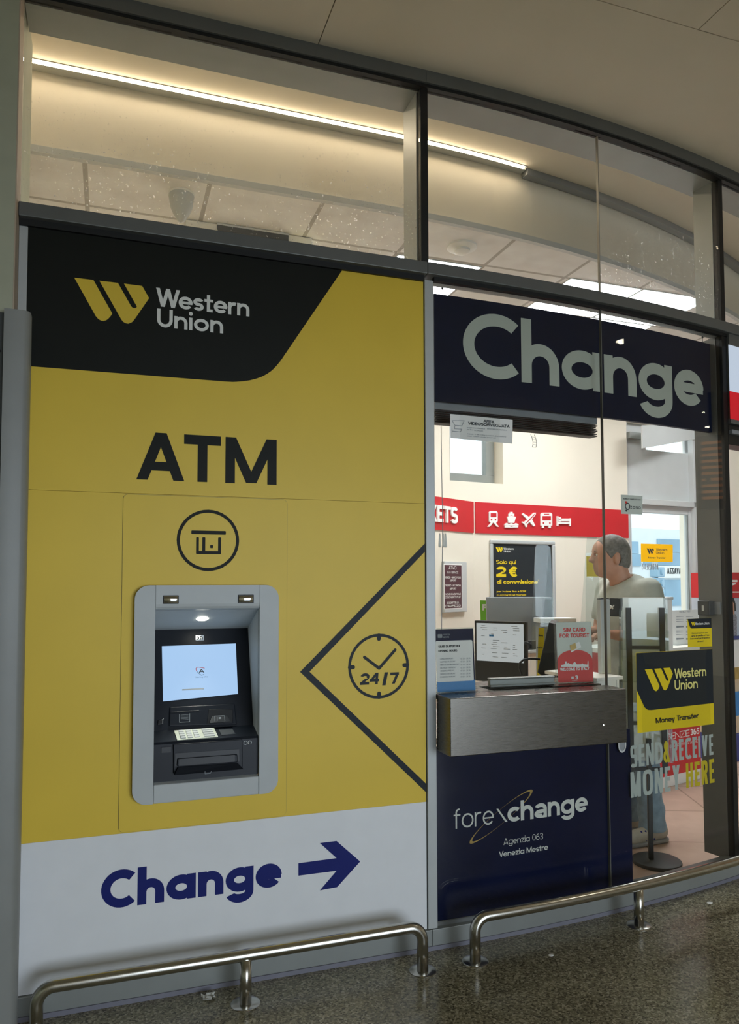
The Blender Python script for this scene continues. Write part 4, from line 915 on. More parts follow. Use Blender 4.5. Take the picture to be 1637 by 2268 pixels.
# CCTV notice
t = sticker('notice_sign', [(997, 917), (1135.5, 930), (1135, 983), (997.5, 970)], 'paper', 'white video surveillance notice stuck to the glass under the navy sign', 'notice')
k = dict(n=.0008)
P = ptext(ST1, 'AREA', (1071, 933), (1095, 935), (1072, 935.5), (1072, 929.5), w=.22) + ptext(ST1, 'VIDEOSORVEGLIATA', (1037, 938), (1129, 950), (1038, 940.5), (1038, 934), w=.22)
MB().flat(ST1, P, .0008).build('title', 'ink', t)
P = []
for tx, x0, x1, y in (('La registrazione e effettuata da', 1034, 1074, 948), ('BROCORP ITALIANA S.P.A.', 1079, 1123, 951), ('per fini di', 1034, 1048, 952.5), ('SICUREZZA', 1050, 1070, 954.5), ('Articolo 13 del codice in materia di protezione', 1034, 1121, 962), ('dei dati personali', 1034, 1098, 966.5)):
    P += ptext(ST1, tx, (x0, y), (x1, y + (x1 - x0) * .06), (x0, y), (x0, y - 2.6), w=.14)
MB().flat(ST1, P, .0008).build('small_print', 'inklight', t)
Z = lambda x, y: ST1.px(930 + x / 2.3154, 600 + y / 2.3154)
P = [bar(*Z(a, b), *Z(c, d), .0022) for a, b, c, d in ((165, 768, 228, 768), (228, 768, 215, 795), (215, 795, 180, 792), (180, 792, 165, 768), (180, 792, 178, 810), (178, 810, 215, 812), (215, 812, 208, 826), (208, 826, 165, 822), (165, 808, 165, 830))]
MB().flat(ST1, P, .0008).build('camera_icon', 'inklight', t)
# ozone sticker
t = sticker('ozone_sticker', [(1375, 1095.5), (1423, 1098.5), (1423, 1140), (1376, 1138)], 'signgrey', 'small grey square ozone sticker on the glass beside the joint', 'sticker')
P = ptext(ST1, 'ZONO', (1396, 1126), (1419, 1126), (1396, 1126.5), (1396, 1120.5), w=.2, gap=.35) + ptext(ST1, 'AMBIENTE SANIFICATO CON', (1380, 1106), (1419, 1106), (1380, 1106), (1380, 1103), w=.16)
c = ST1.px(1390, 1121.5); P += band(c[0], c[1], .0155, .0175, .005, 0, 360); MB().flat(ST1, P, .0008).build('lettering', 'ink', t)
c2 = ST1.px(1386.5, 1112.5); c3 = ST1.px(1387, 1131); MB().flat(ST1, [ellipse(*c2, .006, .006, 14)], .0008).build('dot', 'redtext', t); MB().flat(ST1, [ellipse(*c3, .005, .005, 14)], .0008).build('dot', 'ink', t)
# large money transfer sticker
Z = lambda x, y: ST1.px(1290 + x / 4.717, 1300 + y / 4.717)
t = sticker('window_sticker', [(1408, 1446), (1577.5, 1437), (1582, 1603.5), (1412, 1624)], 'wuyellow', 'large black and yellow money transfer sticker on the glass right of the steel counter', 'sticker')
q = [Z(x, y) for x, y in ((560, 692), (1357, 648), (1371, 1213), (720, 1286), (690, 1285), (670, 1276), (650, 1255), (564, 1072))]
bf = MB().flat(ST1, [q], .0007).build('black_field', 'black2', t)
u, v = ST1.px(1429, 1533); h = ST1.px(1429, 1483.5)[1] - v
MB().flat(ST1, emblem(u, v, h * 1.02), .0011).build('emblem', 'wuyellow', bf)
k = dict(w=.165, xh=.69, two=False, gap=.035)
P = ptext(ST1, 'Western', (1493.5, 1500), (1564, 1490), (1498.8, 1502.5), (1493.5, 1481), **k) + ptext(ST1, 'Union', (1494, 1520), (1545, 1515), (1502, 1528), (1494, 1506.5), w=.165, xh=.69, two=False, gap=.085)
MB().flat(ST1, P, .0011).build('brand_lettering', mat('pale_yellow', '#E6DE86', .5, var=0), bf)
P = ptext(ST1, 'Money Transfer', (1453.2, 1595), (1547.6, 1585), (1454.3, 1602), (1454.3, 1590.2), w=.165); MB().flat(ST1, P, .0008).build('caption', 'black2', t)
# small card sticker
t = sticker('card_sticker', [(1522.5, 1371), (1575.5, 1368.5), (1577.5, 1431.5), (1523.5, 1433.5)], 'wuyellow', 'small black and yellow card payment sticker on the glass near the right mullion', 'sticker')
q = [Z(x, y) for x, y in ((1098, 335), (1346, 324), (1349, 428), (1140, 434), (1124, 420))]; bf = MB().flat(ST1, [q], .0007).build('black_field', 'black2', t)
u, v = ST1.px(1530.5, 1386); h = ST1.px(1530.5, 1377.5)[1] - v; MB().flat(ST1, emblem(u, v, h), .0011).build('emblem', 'wuyellow', bf)
MB().flat(ST1, ptext(ST1, 'Western Union', (1539.5, 1384), (1571, 1382), (1540, 1384.5), (1540, 1378.5), w=.15, two=False), .0011).build('brand_lettering', 'letterw', bf)
P = []
for tx, x0, x1, y, w_ in (('Qui puoi usare la tua', 1532, 1567, 1404.5, .12), ('carta di credito o il tuo', 1530, 1571, 1410.5, .2), ('bancomat per trasferire', 1529, 1571.5, 1416.5, .16), ('denaro!', 1544, 1558, 1422.5, .12)):
    P += ptext(ST1, tx, (x0, y), (x1, y), (x0, y), (x0, y - 4), w=w_)
MB().flat(ST1, P, .0008).build('caption', 'ink', t)
# window lettering
k = dict(w=.155, e=3.4, gap=.11)
t = thing('window_lettering', ST1(*ST1.px(1396, 1700)), 'grey and yellow send and receive money here lettering on the glass', 'lettering')
P = ptext(ST1, 'SEND', (1396.6, 1690), (1468, 1680), (1404.5, 1699.6), (1404.5, 1650.5), **k) + ptext(ST1, 'RECEIVE', (1488.5, 1680), (1579.5, 1650), (1404.5, 1699.6), (1404.5, 1650.5), **k)
P += ptext(ST1, 'MONEY', (1396.6, 1740), (1506, 1730), (1399, 1767), (1399, 1710), **k)
MB().flat(ST1, P, .0008).build('grey_letters', 'vinylgrey', t)
MB().flat(ST1, ptext(ST1, '&', (1469.5, 1690), (1484.5, 1680), (1404.5, 1699.6), (1404.5, 1650.5), w=.15), .0008).build('ampersand', 'vinylolive', t)
P = ptext(ST1, 'HERE', (1519.8, 1740), (1582.6, 1730), (1399, 1767), (1399, 1710), **k)
MB().flat(ST1, P, .0008).build('yellow_letters', 'vinylolive', t)

# navy panel below the counter, behind the glass
FN = Fc(-.0135)
c0 = 1.2765; c1 = FN.px(1399, 1800)[0]; z1 = .80
bp = thing('navy_panel', FN(1.7, .1), 'glossy navy panel with a currency exchange logo under the steel counter', 'panel')
mb = MB(); mb.slab(FN, c0, .100, c1, z1, -.012, 0, 10); mb.build('sheet', 'bluepanel', bp)
Z = lambda x, y: FN.px(950 + x / 3.483, 1700 + y / 3.483)
cx_, cy_, ang = 557, 378, radians(40.5)
P = []
def ell(t_, a_, b_, sx=0.0): 
    x = a_ * cos(t_); y = b_ * sin(t_); return (cx_ + x * cos(ang) + y * sin(ang), cy_ - x * sin(ang) + y * cos(ang))
for i in range(60):
    t0 = 2 * pi * i / 60; t1 = 2 * pi * (i + 1) / 60; tm = math.degrees((t0 + t1) / 2)
    if 172 < tm < 205 or (40 < tm < 140 and False): pass
    if 75 < tm < 105 and False: continue
    o0, o1 = ell(t0, 317, 47), ell(t1, 317, 47); i0, i1 = ell(t0, 292, 39 + 7 * abs(sin(t0))), ell(t1, 292, 39 + 7 * abs(sin(t1)))
    P.append([Z(*o0), Z(*o1), Z(*i1), Z(*i0)])
MB().flat(FN, P, .0006).build('logo_ring', 'gold', bp)
P = ptext(FN, 'fore', (1004.5, 1810), (1093.5, 1800), (1010.9, 1835.5), (1010.9, 1791.5), w=.085, xh=.72) + [[Z(520, 318), Z(535, 318), Z(607, 418), Z(590, 420)]]
P += ptext(FN, 'change', (1123.7, 1800), (1301.7, 1790), (1161, 1816.3), (1161, 1771.8), w=.20, xh=.735)
MB().flat(FN, P, .0012).build('logo_lettering', 'letterw', bp); P = ptext(FN, 'Agenzia 063', (1115, 1865), (1202.6, 1855), (1115.7, 1871.4), (1115.7, 1857), w=.1, two=False) ; MB().flat(FN, P, .0012).build('agency_lettering', 'letterw', bp); P = ptext(FN, 'Venezia Mestre', (1105, 1890), (1213.6, 1880), (1112, 1897.5), (1112, 1884.8), w=.16, two=False)
MB().flat(FN, P, .0012).build('lettering', 'letterw', bp)
# oval finger pull set in the panel under the counter end
q = FN.px(1373, 1648); t = thing('finger_pull', FN(*q), 'pale oval finger pull below the right end of the steel counter', 'finger pull')
o_ = [(q[0] + .024 * cos(2 * pi * i / 24), q[1] + .036 * sin(2 * pi * i / 24)) for i in range(24)]; i_ = [(q[0] + .018 * cos(2 * pi * i / 24), q[1] + .028 * sin(2 * pi * i / 24)) for i in range(24)]
mb = MB()
for i in range(24): mb.prism(FN, [o_[i], o_[(i + 1) % 24], i_[(i + 1) % 24], i_[i]], .0122, .0155)
mb.build('rim', 'lightgrey', t); mb = MB(); mb.prism(FN, i_, .0122, .0128); mb.build('cup', 'grey', t)

# ================================================================== STEEL COUNTER
ct = thing('steel_counter', (1.7, -.06, .79), 'brushed steel service counter box jutting out under the glass', 'service counter')
CT, CB, CF, CR = 1.0195, .791, -.134, 2.112
hx0, hx1, hy0, hy1 = 1.545, 1.86, .012, .14
mb = MB(); mb.box((1.2785, CF, CB), (CR, -.0005, CT)); mb.build('front_box', 'steel', ct, bevel=.003)
mb = MB(); yb = .30
for x0, x1, y0, y1 in ((1.2785, hx0, .0005, yb), (hx1, CR, .038, yb), (hx0, hx1, hy1, yb), (hx0, hx1, .0105, hy0 + .001)): mb.box((x0, y0 if x0 < 1.8 else .041, CT - .02), (x1, y1, CT))
mb.build('inner_top', 'steel', ct)
mb = MB(); mb.box((hx0, .0135, CT - .09), (hx1, hy1, CT - .085)).box((hx0 - .004, hy1 + .0, CT - .09), (hx1, hy1 + .004, CT - .02)).box((hx0 - .004, .0135, CT - .09), (hx0, hy1, CT - .02)).box((hx1, .0135, CT - .09), (hx1 + .004, hy1, CT - .02)); mb.build('cash_tray', 'alu', ct)
cvr = Fr((0, hy1 + .006, 0), -1.5); a_ = cvr.px(1083, 1522); b_ = cvr.px(1225, 1494); b2 = cvr.px(1225, 1517)
mb = MB(); mb.slab(cvr, a_[0], CT + .001, b_[0], CT + .034, -.012, .012).slab(cvr, a_[0], CT + .034, b_[0], CT + .040, -.018, .018).slab(cvr, a_[0], CT + .001, b_[0], CT + .012, .012, .018); mb.build('tray_lid', 'alu', ct, bevel=.003)
p_ = (1.995, CF - .0005, .872); MB().lathe(p_, [(.006, 0), (.006, .002), (0, .003)], 12, (0, -1, 0)).build('chrome_spot', 'chrome', ct)

# opening hours board on the counter
OH = Fr((0, .03, 0), 0, 4); OH.o = Vector((1.38, .030, CT + .001))
t = thing('opening_hours_stand', OH(0, 0), 'blue and white opening hours sheet in a clear stand at the left of the counter', 'sign stand')
q = [OH.px(*p) for p in ((963.5, 1394), (1046.5, 1388), (1053, 1529), (964.5, 1534))]; u0, u1, v0, v1 = q[0][0], (q[1][0] + q[2][0]) / 2, .001, q[0][1]
MB().slab(OH, u0 - .004, 0, u1 + .004, v1 + .006, -.003, .003).build('acrylic_sleeve', 'acrylic', t); MB().slab(OH, u0 - .004, 0, u1 + .004, .003, -.05, .04).build('acrylic_foot', 'acrylic', t)
sh_ = MB().flat(OH, [[(u0, v0), (u1, v0), (u1, v1), (u0, v1)]], .0035).build('printed_sheet', 'bluepanel', t)
Z = lambda x, y: OH.px(940 + x / 4.0925, 1360 + y / 4.0925)
a_, b_ = Z(112, 618), Z(438, 235); MB().flat(OH, [rrect(a_[0], a_[1], b_[0] - .004, b_[1], .006)], .004).build('white_field', 'paper', sh_)
a_, b_ = Z(105, 712), Z(380, 640); MB().flat(OH, [[(u0, .002), (u1, .002), (u1, .046), (u0, .046)]], .0038).build('blue_strip', 'skyblue', sh_)
P = ptext(OH, 'ORARI DI APERTURA', (970, 1433), (1018, 1433), (970, 1434.5), (970, 1429.5), w=.22) + ptext(OH, 'OPENING HOURS', (970, 1444), (1012, 1444), (970, 1444.5), (970, 1439.5), w=.22)
MB().flat(OH, P, .0044).build('title', 'ink', sh_)
P = []
for i, dname in enumerate(('LUNEDI/MONDAY', 'MARTEDI/TUESDAY', 'MERCOLEDI/WEDNESDAY', 'GIOVEDI/THURSDAY', 'VENERDI/FRIDAY', 'SABATO/SATURDAY', 'DOMENICA/SUNDAY')):
    y = 1461 + i * 6.7; P += ptext(OH, dname, (974, y), (974 + 2.25 * len(dname), y), (974, y), (974, y - 3.2), w=.15); P += ptext(OH, '07.30 - 20.30' if False else '07.30 - 20.30', (1019.5, y), (1041, y), (1019.5, y - .6), (1019.5, y - 4), w=.15)
MB().flat(OH, P, .0044).build('timetable', 'inklight', sh_)
P = ptext(OH, 'VENEZIA', (981, 1407), (996, 1407), (981, 1407.5), (981, 1404), w=.15) + ptext(OH, 'MESTRE', (981, 1413), (994, 1413), (981, 1413), (981, 1409.5), w=.15); a_, b_ = Z(118, 217), Z(158, 182); P += [rrect(a_[0], a_[1], b_[0], b_[1], .002)]
MB().flat(OH, P, .0044).build('header_lettering', 'inklight', sh_)
# tourist SIM card stand
SM = Fr((2.02, .115, CT + .001), -6, 3)
t = thing('sim_card_stand', SM(0, 0), 'red and pale tourist SIM card leaflet stand on the right of the counter', 'sign stand')
q = [SM.px(*p) for p in ((1231, 1379), (1308, 1378), (1308.5, 1515), (1232, 1515))]; u0, u1, v1 = q[0][0], q[1][0], q[0][1]
MB().slab(SM, u0 - .005, 0, u1 + .003, v1 + .004, -.014, .002).build('acrylic_sleeve', 'acrylic', t); MB().slab(SM, u0 - .006, 0, u1 + .006, .003, -.055, .035).build('acrylic_foot', 'acrylic', t)
sh_ = MB().flat(SM, [[(u0, .003), (u1, .003), (u1, v1), (u0, v1)]], .0025).build('leaflet', 'signgrey', t)
zr = SM.px(1260, 1463)[1]; um = (u0 + u1) / 2; top = SM.px(1270, 1439)[1]
MB().flat(SM, [[(u0, .003), (u1, .003)] + arcp(um, zr, (u1 - u0) / 2, top - zr, 0, 180)], .003).build('red_dome', 'redtext', sh_)
P = ptext(SM, 'SIM CARD', (1247.5, 1400), (1296, 1399), (1248, 1399.5), (1248, 1390.5), w=.22) + ptext(SM, 'FOR TOURIST', (1239, 1412), (1304.5, 1411), (1239.5, 1412.5), (1239.5, 1403.5), w=.22)
MB().flat(SM, P, .0034).build('title', 'redtext', sh_)
Z = lambda x, y: SM.px(940 + x / 4.0925, 1360 + y / 4.0925)
MB().flat(SM, [[Z(1320, 290), Z(1400, 250), Z(1420, 300), Z(1325, 350)]], .0036).build('card_outline', 'paper', sh_); MB().flat(SM, [[Z(1315, 285), Z(1365, 260), Z(1378, 310), Z(1325, 335)]], .004).build('card_chip', 'gold', sh_)
P = ptext(SM, 'WELCOME TO ITALY', (1240, 1485), (1304.5, 1484), (1240.5, 1485.5), (1240.5, 1479.5), w=.22) + ptext(SM, 'W', (1264, 1504), (1271, 1504), (1264, 1504), (1264, 1498), w=.2) + ptext(SM, '3', (1273, 1504), (1280, 1504), (1272, 1504.5), (1272, 1496), w=.25) + ptext(SM, 'TOURIST', (1266, 1508.5), (1279, 1508.5), (1266, 1508.5), (1266, 1506), w=.15)
sk = [(1238, 478), (1238, 462), (1270, 455), (1275, 428), (1285, 428), (1288, 452), (1300, 442), (1312, 450), (1340, 458), (1350, 440), (1360, 434), (1370, 442), (1378, 456), (1420, 455), (1428, 446), (1440, 455), (1474, 458), (1478, 424), (1483, 424), (1486, 478)]
P.append([Z(*p) for p in sk]); MB().flat(SM, P, .0036).build('white_print', 'letterw', sh_)

# ================================================================== INSIDE THE BOOTH
dk = thing('booth_desk', (2.2, .8, 0), 'white service desk behind the steel counter', 'desk')
MB().box((1.0, .50, .70), (2.60, 1.30, .73)).build('desk_top', 'desk', dk, bevel=.003)
for x, y in ((1.05, .54), (2.50, .54), (1.05, 1.14), (2.50, 1.14)): MB().box((x, y, 0), (x + .05, y + .05, .70)).build('leg', 'lightgrey', dk)
# white end counter at the right of the steel box
q0 = dep(1393, 1486, 3.62); q1 = onF(1310, 1500, -.06)
ec = thing('end_counter', (2.25, .2, 0), 'white counter end behind the glass, right of the steel box', 'counter')
EC = Fr(cv(2.255, 0, -.075), 10)
MB().slab(EC, -.125, 1.022, .045, 1.038, -.33, .02).build('counter_top', 'desk', ec, bevel=.002); MB().slab(EC, .025, .0, .04, 1.0215, -.32, .0).build('end_panel', 'desk', ec, bevel=.002); MB().slab(EC, -.12, .80, .0245, 1.0215, -.02, -.004).build('front_panel', 'desk', ec)
# glass screen post
GP = Fr(dep(1342, 1400, 3.66) * 1.0, 8); GP.o.z = 0
a_, b_ = GP.px(1333, 1489), GP.px(1351, 1327)
ps = thing('screen_post', GP(a_[0], 1.039), 'slim grey aluminium post clamping the glass screen on the white counter end', 'post')
MB().slab(GP, a_[0], 1.039, b_[0], b_[1], -.025, .0).build('post_profile', 'alulight', ps, bevel=.002); MB().slab(GP, a_[0] - .005, b_[1], a_[0] + .014, b_[1] + .004, -.02, .002).build('post_cap', 'darkgrey', ps)

def acrylic(name, quad, d, label, yaw=-20, base=.731):
    FRm = Fr(dep(*quad[0], d), yaw); FRm.o.z = 0; q = [FRm.px(*p) for p in quad]; q[-1] = (q[-1][0], base); q[-2] = (q[-2][0], base); t = thing(name, FRm(*q[-1]), label, 'screen', 'clear acrylic counter screens')
    MB().prism(FRm, q, -.003, .003).build('sheet', 'acrylic', t); return t, FRm
t, AC = acrylic('acrylic_screen', [(1186, 1212), (1190, 1205), (1212, 1207), (1219, 1213), (1237, 1505), (1168, 1505)], 4.62, 'narrow round-topped clear acrylic screen beside the desk monitors')
MB().slab(AC, AC.px(1166, 1512)[0], .731, AC.px(1239, 1504)[0], .745, -.02, .02).build('foot', 'lightgrey', t)
t, AC = acrylic('acrylic_screen', [(1300, 1190), (1322, 1190), (1338, 1495), (1268, 1495)], 4.15, 'clear acrylic screen in front of the man at the counter', yaw=-33)
MB().slab(AC, AC.px(1266, 1500)[0], .731, AC.px(1339, 1494)[0], .745, -.02, .02).build('foot', 'lightgrey', t)
t, AC = acrylic('acrylic_screen', [(1297, 1225), (1349, 1225), (1349, 1500), (1297, 1500)], 5.0, 'clear acrylic screen carrying the yellow sticker behind the man', base=.7415)
y0, y1 = AC.px(1299, 1277), AC.px(1346, 1232); st = MB().slab(AC, y0[0], y0[1], y1[0], y1[1], .0035, .0042).build('yellow_sticker', 'wuyellow', t)
h = (y1[1] - y0[1]) * .4; MB().flat(AC, emblem(y0[0] + .03, y0[1] + h * .95, h), .0046).build('emblem', 'ink', st)

# monitors
def monitor(name, fr, u0, v0, u1, v1, label, front=True, base=.74, scr=None):
    t = thing(name, fr((u0 + u1) / 2, base), label, 'monitor'); c = (u0 + u1) / 2
    MB().slab(fr, u0, v0, u1, v1, -.035, 0).build('housing', 'plastic', t, bevel=.004)
    if front:
        s_ = MB().slab(fr, u0 + .014, v0 + (v1 - v0) * .34, u1 - .014, v1 - .014, .0005, .002).build('display', emis('monitor_white', '#DDE3E4', .62), t)
    MB().slab(fr, c - .03, base + .014, c + .03, v0 + .10, -.075, -.036).build('stand', 'plastic', t); MB().slab(fr, c - .11, base, c + .11, base + .013, -.14, .06).build('foot', 'plastic', t, bevel=.004)
    return t
MF = Fr(dep(1110, 1400, 4.4), -52); MF.o.z = 0
a_ = MF.px(1054, 1467); b_ = MF.px(1165, 1379)
mo = monitor('desk_monitor', MF, MF.px(1051, 1400)[0], MF.px(1110, 1512)[1], MF.px(1165, 1400)[0], MF.px(1110, 1376)[1], 'black desk monitor showing a white web page, behind the counter', base=.731)
dsp = [c for c in mo.children if c.name.startswith('display')][0]
P = []; rnd = random.Random(3); v1 = MF.px(1110, 1381)[1]
for i in range(16):
    v = MF.px(1110, 1386 + i * 4.6)[1]
    for j in range(4):
        if rnd.random() < .55: u = MF.px(1064 + j * 23 + rnd.random() * 6, 1420)[0]; P.append([(u, v), (u + .012 + .03 * rnd.random(), v), (u + .012, v - .003), (u, v - .003)])
P = [[(p[0][0], p[0][1]), (p[1][0], p[0][1]), (p[1][0], p[2][1]), (p[0][0], p[2][1])] for p in P]; MB().flat(MF, P, .0024).build('page_text', 'inklight', dsp)
a_, b_ = MF.px(1084, 1409.5), MF.px(1094, 1405.5); MB().flat(MF, [[a_, (b_[0], a_[1]), b_, (a_[0], b_[1])]], .0026).build('page_button', 'skyblue', dsp)
MF2 = Fr(dep(1212, 1450, 4.0), -88, 0); MF2.o.z = 0
t = thing('desk_monitor', dep(1215, 1525, 4.0), 'black desk monitor seen edge-on beside the tourist SIM card stand', 'monitor')
BR = Fr(dep(1212, 1450, 4.05), -35); BR.o.z = 0; Z = lambda x, y: BR.px(940 + x / 4.0925, 1360 + y / 4.0925)
MB().prism(BR, [Z(1025, 530), Z(1130, 75), Z(1195, 88), Z(1195, 600), Z(1180, 620), Z(1110, 600)], -.32, 0).build('housing', 'plastic', t, bevel=.005)
a_, b_ = BR.px(1212, 1500), BR.px(1237, 1500); MB().slab(BR, a_[0], .731, b_[0], a_[1] + .02, -.2, -.1).build('stand', 'plastic', t); MB().slab(BR, a_[0] - .06, .7305, b_[0] + .02, .744, -.26, -.02).build('foot', 'plastic', t, bevel=.004)
# big grey screen back
GB = Fr(dep(1150, 1350, 5.1), -15); GB.o.z = 0
t = thing('grey_screen', GB(*GB.px(1150, 1480)), 'large grey screen seen from behind, under the black and yellow poster', 'monitor')
a_, b_ = GB.px(1079, 1420), GB.px(1222, 1322); MB().slab(GB, a_[0], a_[1], b_[0], b_[1], -.03, 0).build('back_shell', 'grey', t, bevel=.006)
a2, b2 = GB.px(1203, 1385), GB.px(1221, 1327); MB().slab(GB, a2[0], a2[1], b2[0], b2[1], .0005, .02).build('dark_panel', 'darkgrey', t)
c = (a_[0] + b_[0]) / 2; MB().slab(GB, c - .04, .76, c + .04, a_[1] + .05, -.07, -.032).build('stand', 'grey', t); MB().slab(GB, c - .14, .741, c + .14, .759, -.16, .06).build('foot', 'grey', t)
# rear desk that carries it
t = thing('rear_desk', GB(c, 0), 'plain pale desk at the back of the booth', 'desk')
MB().slab(GB, c - .35, .71, c + .58, .74, -.35, .30).build('desk_top', 'desk', t); MB().slab(GB, c - .35, 0, c - .32, .71, -.35, .30).build('side_panel', 'desk', t); MB().slab(GB, c + .55, 0, c + .58, .71, -.35, .30).build('side_panel', 'desk', t)
# green leaflet
GL = Fr(dep(1072, 1350, 5.2), -12); GL.o.z = 0; q = [GL.px(*p) for p in ((1063, 1329), (1085, 1330), (1087, 1376), (1068, 1378))]
t = thing('green_leaflet', GL(*q[3]), 'green leaflet with a white letter F tucked behind the grey screen', 'leaflet')
q[2] = (q[2][0], .7415); q[3] = (q[3][0], .7415)
MB().prism(GL, q, 0, .004).build('card', 'green', t); MB().flat(GL, ptext(GL, 'F', (1068, 1352), (1077, 1352), (1068, 1352), (1068, 1338), w=.28), .0046).build('letter', 'white', t)
# yellow leaflet beside the monitors (its code is left out)
YL = Fr(dep(1197, 1415, 4.5), -30); YL.o.z = 0; q = [YL.px(*p) for p in ((1193, 1390), (1206, 1391), (1203, 1447), (1186, 1445))]
t = thing('yellow_leaflet', YL(*q[3]), 'tall yellow leaflet standing between the two black monitors', 'leaflet'); vb = .7315
MB().prism(YL, [q[0], q[1], (q[2][0], vb), (q[3][0], vb)], 0, .002).build('card', 'wuyellow', t)
P = ptext(YL, 'Money', (1193, 1409), (1203, 1409), (1193, 1409), (1193, 1405), w=.2) + ptext(YL, 'Transfer', (1189.5, 1436), (1202, 1436), (1189.5, 1436), (1189.5, 1432.5), w=.2); MB().flat(YL, P, .0026).build('print', 'ink', t)
# printer with a white top, papers
PR = Fr(dep(1235, 1378, 4.85), -14); PR.o.z = 0; a_, b_ = PR.px(1198, 1380), PR.px(1273, 1369)
t = thing('white_printer', PR(*a_), 'pale box-shaped printer half hidden behind the SIM card stand', 'printer')
MB().slab(PR, a_[0], .7415, b_[0], a_[1] - .0, -.12, 0).build('body', 'grey', t, bevel=.01); MB().slab(PR, a_[0] - .01, a_[1] + .0005, b_[0] + .01, b_[1], -.125, .01).build('lid', 'white', t, bevel=.004)
PA = dep(1182, 1478, 4.3); t = thing('paper_pile', (PA.x, PA.y, .7305), 'loose white papers and a black cable on the desk between the monitors', 'papers')
mb = MB()
for i in range(5): F_ = Fr((PA.x, PA.y, .7305 + i * .012), -30 + i * 17); mb.add([F_(-.05, 0, -.04), F_(.05, .004 * i, -.04), F_(.05, .015, .04), F_(-.05, .012, .04), F_(-.05, .006, -.04), F_(.05, .006 + .004 * i, -.04), F_(.05, .02, .04), F_(-.05, .018, .04)], [(0, 1, 2, 3), (4, 5, 6, 7), (0, 1, 5, 4), (1, 2, 6, 5), (2, 3, 7, 6), (3, 0, 4, 7)])
mb.build('sheets', 'paper', t)
cb = thing('black_cable', dep(1158, 1490, 4.25), 'black cable looping beside the desk monitor', 'cable')
mb = MB(); mb.tube([dep(x, y, 4.22) for x, y in ((1156, 1495), (1150, 1480), (1152, 1468), (1160, 1461), (1172, 1459), (1186, 1459), (1196, 1460))], .006, 8); mb.tube([dep(x, y, 4.2) for x, y in ((1162, 1423), (1170, 1425), (1175, 1430), (1174, 1436))], .008, 8); mb.build('lead', 'plastic', cb, smooth=True)

# ------------------------------------------------------------------ things on the back wall
def ico(fr, polys, n): return polys
rb = thing('red_sign_band', BW(.9, 1.91), 'red sign band with white travel pictograms along the back wall', 'sign')
q = [BW.px(1051, 1111), BW.px(1050, 1183)]; ub = BW.px(1389.5, 1128)[0]; z1, z0 = 2.178, 1.908
MB().slab(BW, .02, z0, ub, z1, .0005, .012).build('board', 'red', rb)
Z = lambda x, y: BW.px(940 + x / 4.0925, 1080 + y / 4.0925, .02)
def cut(fr, name, outer, holes=(), mt='white'):
    o = MB(); 
    o.raised(BW, [[Z(*a) for a in p] for p in outer], .0125, .026)
    ob = o.build(name, mt, rb)
    if holes: MB().flat(BW, [[Z(*a) for a in p] for p in holes], .0265).build('cut_out', 'red', ob)
    return ob
R4 = lambda x0, y0, x1, y1: [(x0, y0), (x1, y0), (x1, y1), (x0, y1)]
C4 = lambda cx, cy, r: [(cx + r * cos(i * pi / 6), cy + r * sin(i * pi / 6)) for i in range(12)]
cut(BW, 'train_pictogram', [[(585, 225), (598, 213), (650, 213), (662, 225), (662, 305), (650, 318), (598, 318), (585, 305)], [(602, 318), (620, 318), (592, 355), (574, 355)], [(626, 318), (645, 318), (674, 355), (656, 355)]], [R4(597, 232, 650, 268), C4(605, 292, 8), C4(641, 292, 8)])
cut(BW, 'ship_pictogram', [[(748, 265), (785, 255), (828, 265), (812, 320), (760, 320)], R4(762, 236, 812, 258), R4(775, 220, 798, 236), [(725, 330), (745, 320), (765, 332), (787, 322), (808, 332), (830, 322), (850, 332), (850, 345), (725, 345)], [(725, 352), (745, 342), (787, 356), (830, 344), (850, 354), (845, 362), (728, 362)]], [[(765, 262), (785, 250), (808, 262), (785, 254)]])
cut(BW, 'plane_pictogram', [[(1008, 228), (990, 228), (950, 268), (890, 230), (885, 245), (930, 288), (905, 312), (885, 308), (884, 318), (905, 332), (918, 360), (930, 355), (930, 335), (950, 310), (988, 352), (1003, 345), (972, 285), (1005, 248)]], [[(995, 238), (945, 290), (915, 320), (918, 325), (950, 300), (998, 246)]])
cut(BW, 'bus_pictogram', [[(1054, 240), (1068, 228), (1142, 228), (1156, 240), (1156, 345), (1054, 345)], R4(1064, 345, 1084, 366), R4(1124, 345, 1144, 366)], [R4(1066, 258, 1144, 298), R4(1080, 238, 1128, 246), C4(1076, 322, 8), C4(1134, 322, 8)])
cut(BW, 'bed_pictogram', [R4(1200, 258, 1212, 348), R4(1200, 312, 1325, 330), R4(1313, 278, 1325, 348), R4(1240, 280, 1313, 305), R4(1216, 290, 1238, 308), C4(1227, 276, 10)])
# the half-hidden red board on the partition
kt = thing('red_sign_band', LW(-.6, 1.91), 'red sign band with cut-off white ticket lettering at the left of the shop', 'sign')
MB().slab(LW, -1.6, 1.908, -.004, 2.178, .0005, .012).build('board', 'red', kt)
P = ptext(LW, 'KETS', (948, 1150), (1011.5, 1150), (985, 1157.5), (985, 1121), n=.012, w=.2, e=2.6)
w2 = LW.px(1011.5, 1150, .012)[0] - LW.px(948, 1150, .012)[0]; u_ = LW.px(948, 1150, .012)[0]
mb = MB()
mb.raised(LW, P + text('TIC', u_ - w2 * .62, LW.px(985, 1157.5, .012)[1], LW.px(985, 1121, .012)[1] - LW.px(985, 1157.5, .012)[1], w2 * .58, w=.2), .0125, .026)
mb.build('raised_letters', 'white', kt)
